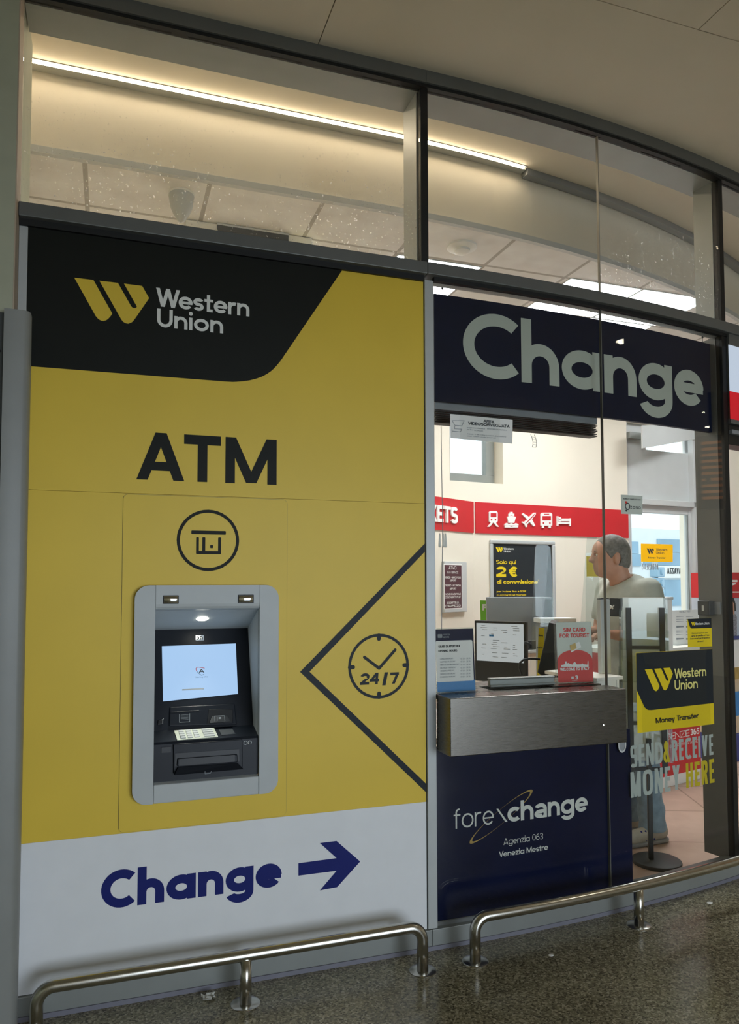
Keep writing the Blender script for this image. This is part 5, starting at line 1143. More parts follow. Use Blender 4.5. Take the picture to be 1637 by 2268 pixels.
# bus service frame
bs = thing('bus_service_frame', LW(*LW.px(1003, 1357)), 'small maroon bus service list in a grey frame on the partition', 'framed notice')
a_, b_ = LW.px(978.5, 1357), LW.px(1027.5, 1245); MB().slab(LW, a_[0], a_[1], b_[0], b_[1], .0005, .03).build('frame', 'lightgrey', bs, bevel=.004)
a2, b2 = LW.px(983.5, 1350, .03), LW.px(1023, 1250, .03); MB().slab(LW, a2[0], a2[1], b2[0], b2[1], .0302, .031).build('white_border', 'paper', bs); MB().slab(LW, a2[0] + .008, a2[1] + .008, b2[0] - .008, b2[1] - .008, .0312, .032).build('print', 'maroon', bs)
P = []
for tx, x0, x1, y, hh, w_ in (('ATVO', 994, 1011, 1261, 7.5, .12), ('BUS SERVICE', 991, 1015, 1270, 4.5, .15), ('VENEZIA - MARCO POLO', 986, 1020.5, 1281, 4.5, .17), ('AIRPORT', 996.5, 1010.5, 1288, 4.5, .15), ('TREVISO - A. CANOVA', 986, 1020.5, 1299, 4.5, .17), ('AIRPORT', 996.5, 1010.5, 1306, 4.5, .15), ('NOVENTA DI PIAVE', 986.5, 1020.5, 1318.5, 4.5, .17), ('DESIGNER OUTLET', 986.5, 1020.5, 1325.5, 4.5, .17), ('CORTINA', 990, 1017, 1338, 5, .22), ("D'AMPEZZO", 986.5, 1020.5, 1345, 5, .22)):
    P += ptext(LW, tx, (x0, y), (x1, y), (x0, y), (x0, y - hh), n=.032, w=w_)
MB().flat(LW, P, .0326).build('lettering', 'letterw', bs)
# poster in a snap frame
po = thing('poster_frame', BW(.52, .86), 'black and yellow money transfer poster in a silver snap frame on the back wall', 'poster')
u0, u1 = .165, .884; z1 = 1.855; z0 = .85
mb = MB(); r_ = .018
loop = [(u0 + r_, z0 + r_), (u1 - r_, z0 + r_), (u1 - r_, z1 - r_), (u0 + r_, z1 - r_)]
mb = MB(); mb.slab(BW, u0, z0, u1, z0 + .034, .0005, .022).slab(BW, u0, z1 - .034, u1, z1, .0005, .022).slab(BW, u0, z0 + .034, u0 + .034, z1 - .034, .0005, .022).slab(BW, u1 - .034, z0 + .034, u1, z1 - .034, .0005, .022)
mb.build('snap_frame', 'alulight', po, bevel=.009); sh_ = MB().slab(BW, u0 + .034, z0 + .034, u1 - .034, z1 - .034, .0005, .004).build('poster_sheet', 'black2', po)
Z = lambda x, y: (940 + x / 4.0925, 1080 + y / 4.0925)
a_ = BW.px(*Z(645, 585)); b_ = BW.px(*Z(645, 540)); P = emblem(a_[0], a_[1], b_[1] - a_[1])
for tx, x0, x1, y, yt, w_ in (('Solo qui', 650, 828, 692, 655, .18), ('2', 650, 738, 810, 715, .28), ('€', 770, 852, 810, 715, .26), ('di commissione*', 655, 1035, 872, 836, .25), ('per inviare fino a 500€', 655, 922, 950, 933, .18), ('in contanti nel mondo:', 655, 920, 982, 965, .18)):
    P += ptext(BW, tx, Z(x0, y), Z(x1, y), Z(x0, y), Z(x0, yt), w=w_)
MB().flat(BW, P, .0046).build('yellow_print', 'wuyellow', sh_)
P = ptext(BW, 'Western', Z(715, 563), Z(808, 563), Z(715, 563), Z(715, 543), w=.18, two=False) + ptext(BW, 'Union', Z(718, 586), Z(782, 586), Z(718, 586), Z(718, 567), w=.18, two=False); MB().flat(BW, P, .0046).build('white_print', 'letterw', sh_)
# money transfer sticker on the door glass
DG = Fr(BW(0, 0, -.054), 7.3)
q = [DG.px(*p) for p in ((1419.5, 1204), (1490, 1204), (1490, 1245), (1420, 1244))]
t = thing('door_sticker', DG(*q[3]), 'yellow money transfer sticker on the glass of the shop door', 'sticker')
sh_ = MB().prism(DG, [q[3], (q[2][0], q[3][1]), (q[1][0], q[0][1]), q[0]], .0002, .0012).build('sheet', leafpaper('sticker_film', '#FFD800', .6), t)
a_, b_ = DG.px(1432.5, 1227), DG.px(1432.5, 1214.5); MB().flat(DG, emblem(*a_, b_[1] - a_[1]), .0016).build('emblem', 'ink', t)
P = ptext(DG, 'Western', (1453, 1220), (1478, 1220), (1453, 1220), (1453, 1214), w=.16, two=False) + ptext(DG, 'Union', (1453, 1227), (1471, 1227), (1453, 1227), (1453, 1221), w=.16, two=False) + ptext(DG, 'Money Transfer', (1436, 1237), (1474, 1237), (1436, 1237), (1436, 1233), w=.24); MB().flat(DG, P, .0016).build('lettering', 'ink', t)
# red desk with white top
RD = Fr(onZ(1480, 1744, 0), 15.1)
rd = thing('red_desk', RD(0, 0), 'red-fronted desk with a white top and plinth at the back of the shop', 'desk')
a_ = RD.px(1405, 1700)[0]; b_ = RD.px(1553, 1700)[0]
MB().slab(RD, a_, 0, b_, .078, -.5, -.01).build('plinth', 'white', rd); MB().slab(RD, a_, .079, b_, .965, -.5, 0).build('front', 'red', rd); MB().slab(RD, a_ - .02, .966, b_ + .0, 1.0, -.52, .02).build('desk_top', 'desk', rd, bevel=.003)
Zr = lambda x, y: (1290 + x / 4.717, 1300 + y / 4.717)
P = ptext(RD, 'AGENZIE', Zr(800, 1600), Zr(1120, 1560), Zr(800, 1620), Zr(800, 1548), w=.12) + ptext(RD, '365', Zr(1128, 1570), Zr(1222, 1550), Zr(800, 1616), Zr(800, 1546), w=.22) + ptext(RD, 'AGENZIA DI VIAGGI TRAVEL AGENCY', Zr(795, 1680), Zr(1222, 1640), Zr(800, 1705), Zr(800, 1675), w=.12)
MB().flat(RD, P, .0006).build('lettering', 'white', rd)
# leaflet holder on it
LH = Fr(RD(0, 1.001, -.12), 15); a_, b_ = LH.px(1489, 1436), LH.px(1546, 1350)
lh = thing('price_list_stand', LH(a_[0], 0), 'white price list sheet in a clear stand on the red desk', 'sign stand')
MB().slab(LH, a_[0], .001, b_[0], b_[1], 0, .004).build('sheet', 'paper', lh); MB().slab(LH, a_[0] - .01, 0.0005, b_[0] + .01, .004, -.08, .05).build('foot', 'acrylic', lh)
P = ptext(LH, 'VENICE VISIT', (1503, 1356), (1529, 1356), (1503, 1357), (1503, 1353), w=.16)
for x0 in (1497, 1518.5):
    for y in (1366, 1371, 1376, 1386, 1397, 1401, 1405, 1413):
        c = LH.px(x0, y); d_ = LH.px(x0 + 16, y); th = .014 if y in (1386, 1413) else .004; P.append([(c[0], c[1] - th), (d_[0], c[1] - th), d_, c] if True else 0)
MB().flat(LH, P, .0046).build('print', 'inklight', lh)
# white dispenser column
WD = Fr(dep(1480, 1380, 5.3), 10); WD.o.z = 0; a_, b_ = WD.px(1473, 1430), WD.px(1489, 1322)
t = thing('white_dispenser', WD(a_[0], 1.001), 'narrow white perforated dispenser behind the leaflet rack', 'dispenser')
MB().slab(WD, a_[0], 1.001, b_[0], b_[1] - .02, -.05, 0).build('body', 'white', t, bevel=.004); MB().slab(WD, a_[0] - .008, b_[1] - .0195, b_[0] + .008, b_[1], -.055, .005).build('lid', 'lightgrey', t, bevel=.003)
# lock box on the mullion
th_ = (MR0 - .004 - X0) / RAD
MS = Fr(cv(MR0 - .004, 0, 0), math.degrees(th_) - 90)         # left side of the mullion, u towards the hall
a_, b_ = MS.px(1545, 1362, .05), MS.px(1571, 1331, .05)
t = thing('lock_box', MS(b_[0], a_[1]), 'small dark lock box fixed to the right-hand mullion', 'lock box')
MB().slab(MS, a_[0], a_[1], b_[0], b_[1], .006, .05).build('case', 'darkgrey', t, bevel=.004); MB().slab(MS, a_[0] + .01, a_[1] + .006, b_[0] + .03, b_[1] - .006, .0003, .0055).build('mount', 'grey', t)
a3, b3 = MS.px(1555, 1353, .05), MS.px(1559, 1341, .05); MB().slab(MS, a3[0], a3[1], b3[0], b3[1], .0503, .051).build('mark', 'lightgrey', t)

# ------------------------------------------------------------------ leaflet rack on a round foot
RB = onZ(1455, 1912, 0); RK = Fr(RB, -24)
rk = thing('leaflet_rack', RB, 'black floor stand with clear leaflet pockets on a round foot, behind the glass', 'leaflet rack')
MB().lathe(RB, [(.0, .022), (.115, .022), (.124, .018), (.126, .010), (.122, .0), (0, 0)], 40).build('round_foot', 'darkgrey', rk, smooth='auto')
uc = RK.px(1440, 1800)[0]
ul = RK.px(1395, 1500)[0]; ur = RK.px(1469, 1500)[0]; zt = RK.px(1395, 1346)[1]; zb = RK.px(1405, 1703)[1]
MB().slab(RK, uc - .012, .021, uc + .012, zb + .16, -.012, .012).build('pole', 'plastic', rk, bevel=.002)
for u in (ul, ur): MB().slab(RK, u - .0135, zb - .02, u + .0135, zt, -.006, .006).build('upright', 'plastic', rk)
for y in (1434, 1602, 1703): z = RK.px(1430, y)[1]; MB().slab(RK, ul + .014, z - .009, ur - .014, z + .009, -.006, .006).build('crossbar', 'plastic', rk)
for i, (yt_, yb_) in enumerate(((1325, 1440), (1397, 1512), (1453, 1580), (1530, 1690))):
    zt_, zb_ = RK.px(1430, yt_)[1], RK.px(1430, yb_)[1]; u0, u1 = ul - .038 - .004 * i, ur + .034 + .004 * i
    mb = MB(); mb.slab(RK, u0, zb_, u1, zt_, -.012, -.009).slab(RK, u0, zb_, u1, zb_ + (zt_ - zb_) * .75, -.052, -.049).slab(RK, u0, zb_, u0 + .003, zb_ + (zt_ - zb_) * .8, -.049, -.012).slab(RK, u1 - .003, zb_, u1, zb_ + (zt_ - zb_) * .8, -.049, -.012).slab(RK, u0 + .003, zb_, u1 - .003, zb_ + .003, -.049, -.012)
    pk = mb.build('pocket', 'acrylic', rk); MB().flat(RK, [[(u0 + .016, zb_ + .006), (u1 - .016, zb_ + .006), (u1 - .016, zt_ + (.004 if i == 0 else -.03)), (u0 + .016, zt_ + (.004 if i == 0 else -.03))]], -.03).build('leaflets', 'leaf', pk)

# ------------------------------------------------------------------ ceiling fittings seen over the transom
t = thing('cone_detector', onZ(402, 430, TZ), 'white cone-shaped detector hanging under the shop ceiling', 'detector')
p = onZ(402, 428, TZ); R_ = .062
MB().lathe(p, [(.03, 0), (R_, -.002), (R_ + .002, -.02), (R_, -.03), (.055, -.075), (.04, -.11), (.018, -.145), (0, -.155)], 28).build('cone', 'lightgrey', t, smooth=True)
MB().lathe(p, [(R_ * .98, .0), (R_ * 1.03, -.003), (R_ * 1.03, -.012), (R_ * .98, -.014)], 28).build('collar', 'white', t, smooth=True)
t = thing('smoke_detector', onZ(1023, 543, TZ), 'round white smoke detector on the shop ceiling beside an LED panel', 'detector')
p = onZ(1023, 545, TZ); MB().lathe(p, [(.088, 0), (.088, -.012), (.07, -.022), (.045, -.022)], 32).build('base_ring', 'white', t, smooth='auto'); MB().lathe(p, [(.048, -.022), (.048, -.036), (.03, -.046), (0, -.047)], 28).build('sensor', 'white', t, smooth='auto')
t = thing('air_conditioner', (.72, 1.55, TZ), 'white ceiling cassette air conditioner with a dark slot, over the black panel', 'air conditioner')
MB().box((.36, 1.235, TZ - .055), (1.075, 1.95, TZ - .001)).build('casing', 'desk', t, bevel=.012); MB().box((.53, 1.225, TZ - .05), (.93, 1.2345, TZ - .012)).build('outlet', 'darkgrey', t); MB().box((.53, 1.222, TZ - .014), (.93, 1.2345, TZ - .004)).build('flap', 'lightgrey', t)
p = onZ(664, 543, TZ - .06); t = thing('ceiling_spotlight', p, 'round lit spotlight beside the ceiling air conditioner', 'downlight')
MB().lathe((1.02, 1.285, TZ - .056), [(.075, 0), (.075, -.006), (.06, -.009)], 26).build('rim', 'white', t, smooth='auto'); MB().lathe((1.02, 1.285, TZ - .056), [(.06, -.009), (.05, -.014), (0, -.015)], 26).build('lamp_face', emis('spot_face', '#FFF6CC', 4.0), t, smooth=True)

# ------------------------------------------------------------------ third bay at the right edge
FT = Fc(.0)
t = thing('lightbox_sign', FT(3.2, 2.3), 'grey-framed light box, pale blue over red, at the right edge', 'light box')
e0 = onF(1607, 760)[0]; e1 = 5.2; zt = onF(1615, 742)[1]; zb = onF(1618, 940)[1]
g0, g1 = onF(1614, 765, .03), onF(1621, 928, .03)
mb = MB(); mb.slab(FT, e0, zb, e1, zt, -.10, .02, 5); mb.build('case', 'aludark', t)
mb = MB(); s2 = onF(1617.5, 866, .021); mb.slab(FT, g0[0] + .012, s2[1], e1 - .05, onF(1616, 764, .021)[1], .0203, .023, 5); mb.build('pale_face', 'panelblue', t)
mb = MB(); mb.slab(FT, g0[0] + .012, onF(1622, 928, .021)[1], e1 - .05, s2[1] - .001, .0203, .023, 5); mb.build('red_face', 'panelred', t)
t = thing('shutter_box', FT(3.2, zb - .15), 'black roller shutter box under the light box at the right edge', 'shutter box')
z2 = onF(1620, 985)[1]; mb = MB(); mb.slab(FT, MR1 + .012, z2, e1, zb - .004, -.09, .0, 5); mb.build('box', 'plastic', t)
mb = MB(); z3 = onF(1620, 962)[1]; mb.slab(FT, MR1 + .012, z3, e1, z3 + .02, .0005, .02, 5); mb.build('guide_lip', 'grey', t)
BS = Fr(onZ(1622, 1690, 0), 18)
bs = thing('brochure_stand', BS(0, 0), 'tall brochure display with a red header and blue base at the right edge', 'display stand')
w_ = BS.px(1612, 1400)[0]; we = w_ + 1.1
def bz(y): return BS.px(1625, y)[1]
MB().slab(BS, w_ - .02, 0, we, bz(1630), -.30, 0).build('blue_base', mat('stand_blue', '#3C4788', .5), bs)
MB().slab(BS, w_ - .02, bz(1629), we, bz(1410), -.30, -.03).build('back_board', mat('stand_beige', '#D9C3A2', .6), bs)
MB().slab(BS, w_ - .02, bz(1409.5), we, bz(1325), -.30, -.02).build('photo_board', mat('photo_sky', '#B9C3CE', .6, var=.15, vs=4), bs)
hdb = MB().slab(BS, w_ - .02, bz(1324), we, bz(1268), -.30, .0).build('red_header', 'red', bs)
Zb = lambda x, y: BS.px(1590 + x / 3.787, 740 + y / 3.78, 0)
MB().flat(BS, [rrect(*Zb(106, 2075), *Zb(165, 2058), .008), [Zb(106, 2110), Zb(150, 2095), Zb(150, 2080), Zb(106, 2085)], [Zb(112, 2110), Zb(122, 2110), Zb(122, 2170), Zb(112, 2170)], [Zb(106, 2165), Zb(178, 2165), Zb(178, 2155), Zb(106, 2155)]], .0006).build('header_pictogram', 'white', hdb)
MB().slab(BS, w_ - .02, bz(1417), we, bz(1409.8), -.0295, .0).build('blue_strip', mat('stand_blue2', '#3C4788', .5), bs)
# generic printed portrait on the photo board
Zc = lambda x, y: BS.px(1590 + x / 3.787, 1300 + y / 3.78, -.02)
ph = MB().flat(BS, [[Zc(112, 410), Zc(160, 410), Zc(160, 250), Zc(145, 225), Zc(112, 240)]], -.0195).build('printed_figure', mat('print_stripes', '#8A8A90', .6, var=.5, vs=90), bs)
MB().flat(BS, [ellipse(*Zc(122, 150), .035, .055, 18), [Zc(112, 240), Zc(140, 225), Zc(138, 180), Zc(112, 190)]], -.019).build('printed_face', 'skin', ph); MB().flat(BS, [[Zc(108, 130), Zc(115, 90), Zc(135, 95), Zc(148, 140), Zc(152, 200), Zc(140, 205), Zc(136, 140), Zc(122, 120)]], -.0185).build('printed_hair', 'plastic', ph)
for x0, y0, x1, y1, mt, nm in ((120, 660, 178, 445, 'paper', 'pale'), (128, 760, 178, 650, 'gold', 'amber'), (150, 1060, 178, 880, 'skyblue', 'blue')):
    a_, b_ = Zc(x0, y1), Zc(x1 + 60, y0); tt = MB().slab(BS, a_[0], b_[1], b_[0], a_[1], -.0295, -.012 - (.004 if mt == 'gold' else 0)).build('brochure', mt, bs)
MB().flat(BS, text('Ma', Zc(138, 1185)[0], Zc(138, 1185)[1], Zc(138, 1150)[1] - Zc(138, 1185)[1], None, w=.16), -.0292).build('lettering', 'ink', bs)

# ------------------------------------------------------------------ hall: departures board seen only as a reflection
p, r = reflect(1582, 1045); q = p + r * 5.2
DB = Fr(Vector((q.x, q.y, 0)), math.degrees(atan2(r.x, -r.y)) * 1.0)
yaw = math.degrees(atan2(r.y, r.x)) - 90
DB = Fr(Vector((q.x, q.y, 0)), yaw)                          # U to the right as seen from the glass
t = thing('departures_board', Vector((q.x, q.y, q.z)), 'dark departures board with amber rows, seen reflected in the glass', 'display board')
DBn = Fr(Vector((q.x, q.y, 0)), yaw)
hw, hh = .34, .42
MB().slab(DBn, -hw, q.z - hh, hw, q.z + hh, -.08, 0).build('case', 'plastic', t)
P = []; rr = random.Random(5)
for i in range(10):
    v = q.z + hh - .10 - i * .07
    for u0, u1 in ((-hw + .05, -hw + .16), (-.12, .02 + rr.random() * .12), (.2, .29)): P.append([(u0, v), (u1, v), (u1, v + .032), (u0, v + .032)])
MB().flat(DBn, P, .001).build('amber_rows', 'amber', t)
MB().slab(DBn, -.03, q.z + hh, .03, CZ, -.06, -.02).build('hanger', 'darkgrey', t)
# crumpled clear wrapper and small debris on the floor
w0 = onZ(462, 2211, 0); t = thing('plastic_scrap', w0, 'crumpled scrap of clear plastic on the floor by the left rail', 'litter')
rr = random.Random(11); mb = MB(); n_ = 6; vs = []
for j in range(n_):
    for i in range(n_): vs.append(w0 + Vector(((i - 2.5) * .009 + rr.uniform(-.004, .004), (j - 2.5) * .008 + rr.uniform(-.004, .004), .0015 + rr.random() * .014)))
mb.add(vs, [(j * n_ + i, j * n_ + i + 1, (j + 1) * n_ + i + 1, (j + 1) * n_ + i) for j in range(n_ - 1) for i in range(n_ - 1)]); mb.build('film', mat('film', '#C9C9C2', .12, var=0, coat=1), t)
for i, (x, y, s_) in enumerate(((1572, 2000, .012), (1221, 2116, .010))):
    c = onZ(x, y, 0); t = MB(); rr = random.Random(i); k = 7
    t.prism(Fr(c, 0) if False else type('H', (), {'__call__': lambda s, u, v, n=0.0: c + Vector((u, v, n))})(), [(s_ * (1 + .5 * rr.random()) * cos(2 * pi * j / k), s_ * .7 * (1 + .5 * rr.random()) * sin(2 * pi * j / k)) for j in range(k)], .0003, .002)
    o = t.build('paper_scrap', 'paper'); tag(o, ('tiny pale scrap on the floor by the right edge', 'tiny pale scrap on the floor before the navy panel')[i], 'litter')

# ================================================================== THE MAN IN THE SHOP
MO = onZ(1416, 1852, 0)                                       # ground under his feet
MO = Vector((MO.x, MO.y, 0))
hd = atan2(-.02, -1.0)
HA = radians(-22)                                             # head turn
def turn(X, Y): x = X - .10; return .10 + x * cos(HA) + Y * sin(HA), -x * sin(HA) + Y * cos(HA)
def unturn(x, y): x -= .10; return .10 + x * cos(HA) - y * sin(HA), x * sin(HA) + y * cos(HA)
F_ = np.array([cos(hd), sin(hd), 0]); L_ = np.array([-sin(hd), cos(hd), 0])      # forward, his left
def sdf_mesh(fn, lo, hi, h):
    """surface nets over a signed distance function given in the man's own axes"""
    n = [int((hi[i] - lo[i]) / h) + 1 for i in range(3)]
    g = [lo[i] + h * np.arange(n[i]) for i in range(3)]
    X, Y, Zg = np.meshgrid(*g, indexing='ij'); D = fn(X, Y, Zg); ins = D < 0
    c = [(a, b, d) for a in (0, 1) for b in (0, 1) for d in (0, 1)]
    sl = lambda A, o: A[o[0]:A.shape[0] - 1 + o[0], o[1]:A.shape[1] - 1 + o[1], o[2]:A.shape[2] - 1 + o[2]]
    cnt = sum(sl(ins, o).astype(int) for o in c); act = (cnt > 0) & (cnt < 8)
    idx = -np.ones(act.shape, int); ids = np.argwhere(act); idx[act] = np.arange(len(ids))
    acc = np.zeros((len(ids), 3)); num = np.zeros(len(ids))
    for a in range(8):
        for b in range(a + 1, 8):
            if sum(abs(c[a][i] - c[b][i]) for i in range(3)) != 1: continue
            da = D[tuple((ids + c[a]).T)]; db = D[tuple((ids + c[b]).T)]; m = (da < 0) != (db < 0)
            t = np.where(m, da / np.where(m, da - db, 1), 0); p = np.array(c[a]) + t[:, None] * (np.array(c[b]) - np.array(c[a]))
            acc[m] += p[m]; num[m] += 1
    V = np.array(lo) + h * (ids + acc / num[:, None]); Fc_ = []
    for ax in range(3):
        o1 = [0, 0, 0]; o1[ax] = 1; s0 = [slice(None)] * 3; s1 = [slice(None)] * 3; s0[ax] = slice(0, -1); s1[ax] = slice(1, None)
        cr = ins[tuple(s0)] != ins[tuple(s1)]; e = np.argwhere(cr); b1, b2 = [i for i in range(3) if i != ax]
        ok = (e[:, b1] > 0) & (e[:, b2] > 0) & (e[:, b1] < n[b1] - 1) & (e[:, b2] < n[b2] - 1); e = e[ok]
        def at(d1, d2): q = e.copy(); q[:, b1] -= d1; q[:, b2] -= d2; return idx[tuple(q.T)]
        Q = np.stack([at(1, 1), at(0, 1), at(0, 0), at(1, 0)], 1); fl = ins[tuple(e.T)] ^ (ax == 1); Q[~fl] = Q[~fl][:, ::-1]; Fc_.append(Q)
    Fq = np.concatenate(Fc_); Fq = Fq[(Fq >= 0).all(1)]
    W_ = np.array(MO) + V[:, :1] * F_ + V[:, 1:2] * L_ + V[:, 2:] * np.array([0, 0, 1])
    return W_, Fq, V
def ell_(c, r): return lambda X, Y, Z: (np.sqrt(((X - c[0]) / r[0]) ** 2 + ((Y - c[1]) / r[1]) ** 2 + ((Z - c[2]) / r[2]) ** 2) - 1) * min(r)
def cap_(a, b, ra, rb):
    a = np.array(a); b = np.array(b); d = b - a; L2 = d @ d
    def f(X, Y, Z):
        t = np.clip(((X - a[0]) * d[0] + (Y - a[1]) * d[1] + (Z - a[2]) * d[2]) / L2, 0, 1)
        return np.sqrt((X - a[0] - t * d[0]) ** 2 + (Y - a[1] - t * d[1]) ** 2 + (Z - a[2] - t * d[2]) ** 2) - (ra + (rb - ra) * t)
    return f
def smin(a, b, k): h = np.clip(.5 + .5 * (b - a) / k, 0, 1); return b + (a - b) * h - k * h * (1 - h)
def un(fs, k):
    def f(X, Y, Z):
        d = fs[0](X, Y, Z)
        for g in fs[1:]: d = smin(d, g(X, Y, Z), k)
        return d
    return f
# joints in (forward, left, up)
sh_l, el_l, wr_l = (.045, .190, 1.440), (.055, .240, 1.160), (.265, .165, 1.185)
sh_r, el_r, wr_r = (.045, -.190, 1.440), (.08, -.230, 1.165), (.275, -.10, 1.19)
torso = [ell_((.03, 0, .96), (.125, .165, .13)), ell_((.06, 0, 1.10), (.125, .155, .15)), ell_((.075, 0, 1.26), (.130, .180, .18)), ell_((.055, 0, 1.395), (.100, .190, .090)), ell_((.045, 0, 1.455), (.070, .110, .060))]
legs = []
for s_ in (1, -1): legs += [cap_((.02, .09 * s_, .92), (.03, .10 * s_, .50), .085, .058), cap_((.03, .10 * s_, .50), (-.01, .105 * s_, .09), .056, .038), cap_((-.03, .105 * s_, .05), (.13, .115 * s_, .035), .036, .03)]
neck = cap_((.075, 0, 1.42), (.118, 0, 1.55), .066, .059)
HC = (.150, 0, 1.652)
skull = [ell_(HC, (.100, .076, .098)), ell_((.185, 0, 1.600), (.066, .060, .085)), ell_((.198, 0, 1.548), (.046, .042, .036)), ell_((.215, 0, 1.668), (.036, .055, .045))]
nose = [cap_((.247, 0, 1.648), (.268, 0, 1.612), .010, .0145), ell_((.262, 0, 1.606), (.016, .016, .010))]
mouth = [ell_((.243, 0, 1.580), (.014, .026, .010)), ell_((.241, 0, 1.566), (.013, .023, .009))]
ears = []
for s_ in (1, -1): ears += [ell_((.138, .080 * s_, 1.622), (.020, .010, .033)), ell_((.142, .074 * s_, 1.600), (.012, .010, .014))]
arms = [cap_(sh_l, el_l, .052, .043), cap_(el_l, wr_l, .042, .029), cap_(sh_r, el_r, .052, .043), cap_(el_r, wr_r, .042, .029)]
hands = []; fing = []
def hand(wr, s_, curl):
    w = np.array(wr); fwd = np.array([.95, -.25 * s_, .08]); fwd /= np.linalg.norm(fwd); side = np.array([.25 * s_, .95, .1]); side -= fwd * (side @ fwd); side /= np.linalg.norm(side); up = np.cross(fwd, side); up = up if up[2] > 0 else -up
    pc = w + fwd * .05; hands.append(cap_(w + fwd * .01, w + fwd * .075, .024, .026)); hands.append(cap_(w + fwd * .05 + side * .02, w + fwd * .08 + side * .026, .016, .013)); hands.append(cap_(w + fwd * .05 - side * .02, w + fwd * .075 - side * .026, .016, .013))
    for i, (o, ln) in enumerate(((.028, .072), (.010, .080), (-.009, .074), (-.027, .058))):
        k0 = w + fwd * .088 + side * o; k1 = k0 + fwd * ln * .45 - up * ln * .10 * curl; k2 = k1 + fwd * ln * .28 - up * ln * .28 * curl; k3 = k2 + fwd * ln * .08 - up * ln * .27 * curl
        for p, q, r0, r1 in ((k0, k1, .0100, .0092), (k1, k2, .0092, .0085), (k2, k3, .0085, .0075)): fing.append(cap_(p, q, r0, r1))
    t0 = w + fwd * .028 + side * .024 * s_ * -1; t1 = t0 + fwd * .035 - side * .026 * s_ - up * .012; t2 = t1 + fwd * .034 - up * .012; fing.append(cap_(t0, t1, .0125, .011)); fing.append(cap_(t1, t2, .0108, .009))
hand(wr_l, 1, 1.0); hand(wr_r, -1, .8)
def body(X, Y, Z):
    b = un(torso, .06)(X, Y, Z) + .012
    b = smin(b, un(legs, .04)(X, Y, Z) + .008, .05); b = smin(b, un(arms, .025)(X, Y, Z), .035)
    X0_, Y0_ = X, Y; X, Y = turn(X, Y)
    h = un(skull, .03)(X, Y, Z); h = smin(h, un(nose, .010)(X, Y, Z), .012); h = smin(h, un(mouth, .004)(X, Y, Z), .006); h = smin(h, un(ears, .006)(X, Y, Z), .006)
    for s_ in (1, -1): h = np.maximum(h, -(ell_((.247, .030 * s_, 1.640), (.012, .016, .010))(X, Y, Z)))
    X, Y = X0_, Y0_; h = smin(h, neck(X, Y, Z), .03); b = smin(b, h, .03)
    hd_ = un(hands, .02)(X, Y, Z); hd_ = smin(hd_, un(fing, .003)(X, Y, Z), .008)
    return smin(b, hd_, .012)
pe = thing('person', MO, 'man in a grey t-shirt and pale jeans standing inside the shop, looking left', 'person')
def skinmesh(name, fn, lo, hi, h, mt, parent, sm=3):
    W_, Fq, V = sdf_mesh(fn, lo, hi, h); mb = MB(); mb.v = [Vector(p) for p in W_]; mb.f = [tuple(int(i) for i in q) for q in Fq]; mb.mi = [0] * len(mb.f)
    o = mb.build(name, mt, parent, smooth=True); s_ = o.modifiers.new('soften', 'SMOOTH'); s_.factor = .5; s_.iterations = sm
    return o, V, Fq
bo, _, _ = skinmesh('body', body, (-.20, -.34, -.005), (.45, .34, 1.79), .0055, 'skin', pe, 2)
# t-shirt
tee_t = un(torso, .06); tee_a = un([cap_(sh_l, tuple(np.array(sh_l) * .42 + np.array(el_l) * .58), .064, .066), cap_(sh_r, tuple(np.array(sh_r) * .42 + np.array(el_r) * .58), .064, .066)], .02)
def tee(X, Y, Z):
    fold = .004 * np.sin(38 * Z + 9 * X + 5 * np.sin(14 * Y)) * np.clip((1.35 - Z) * 3, 0, 1) + .003 * np.sin(30 * X - 22 * Z + 12 * Y)
    d = tee_t(X, Y, Z) - .010; hem = ell_((.045, 0, .95), (.145, .18, .14))(X, Y, Z); d = smin(d, hem, .05); d = smin(d, tee_a(X, Y, Z), .05) + fold
    d = np.maximum(d, .915 - Z)
    for wr, el, sh in ((wr_l, el_l, sh_l), (wr_r, el_r, sh_r)):
        a = np.array(el) - np.array(sh); L = np.linalg.norm(a); a /= L; t = (X - sh[0]) * a[0] + (Y - sh[1]) * a[1] + (Z - sh[2]) * a[2]; e = np.array(el); near = np.abs(Y) - .165
        d = np.where(near > 0, np.maximum(d, t - L * .70), d)
    nk = cap_((.085, 0, 1.47), (.135, 0, 1.60), .074, .072)(X, Y, Z); return np.maximum(d, -nk)
ts, Vt, Ft = skinmesh('t_shirt', tee, (-.20, -.34, .89), (.34, .34, 1.56), .0065, 'tshirt', pe, 2)
ts.data.materials.append(M['black2'])
cen = Vt[Ft].mean(1)
for i, p in enumerate(cen):
    if p[0] > .12 and -.10 < p[1] < .11 and 1.285 < p[2] < 1.385: ts.data.polygons[i].material_index = 1
from mathutils.bvhtree import BVHTree
bv = BVHTree.FromPolygons([Vector(p) for p in Vt], [tuple(int(i) for i in q) for q in Ft])
mb = MB()
def onchest(y, z):
    h = bv.ray_cast(Vector((.6, y, z)), Vector((-1, 0, 0)))[0]
    v = np.array(h) + np.array([.002, 0, 0]); return Vector(np.array(MO) + v[0] * F_ + v[1] * L_ + np.array([0, 0, v[2]]))
for zc, sgn in ((1.352, -1), (1.318, 1)):
    pts = [onchest(.005 + .055 * cos(radians(a)), zc + sgn * .030 * sin(radians(a))) for a in range(10, 171, 10)]
    for i in range(len(pts) - 1): mb.tube([pts[i], pts[i + 1]], .0045, 6)
mb.build('chest_emblem', 'letterw', ts)
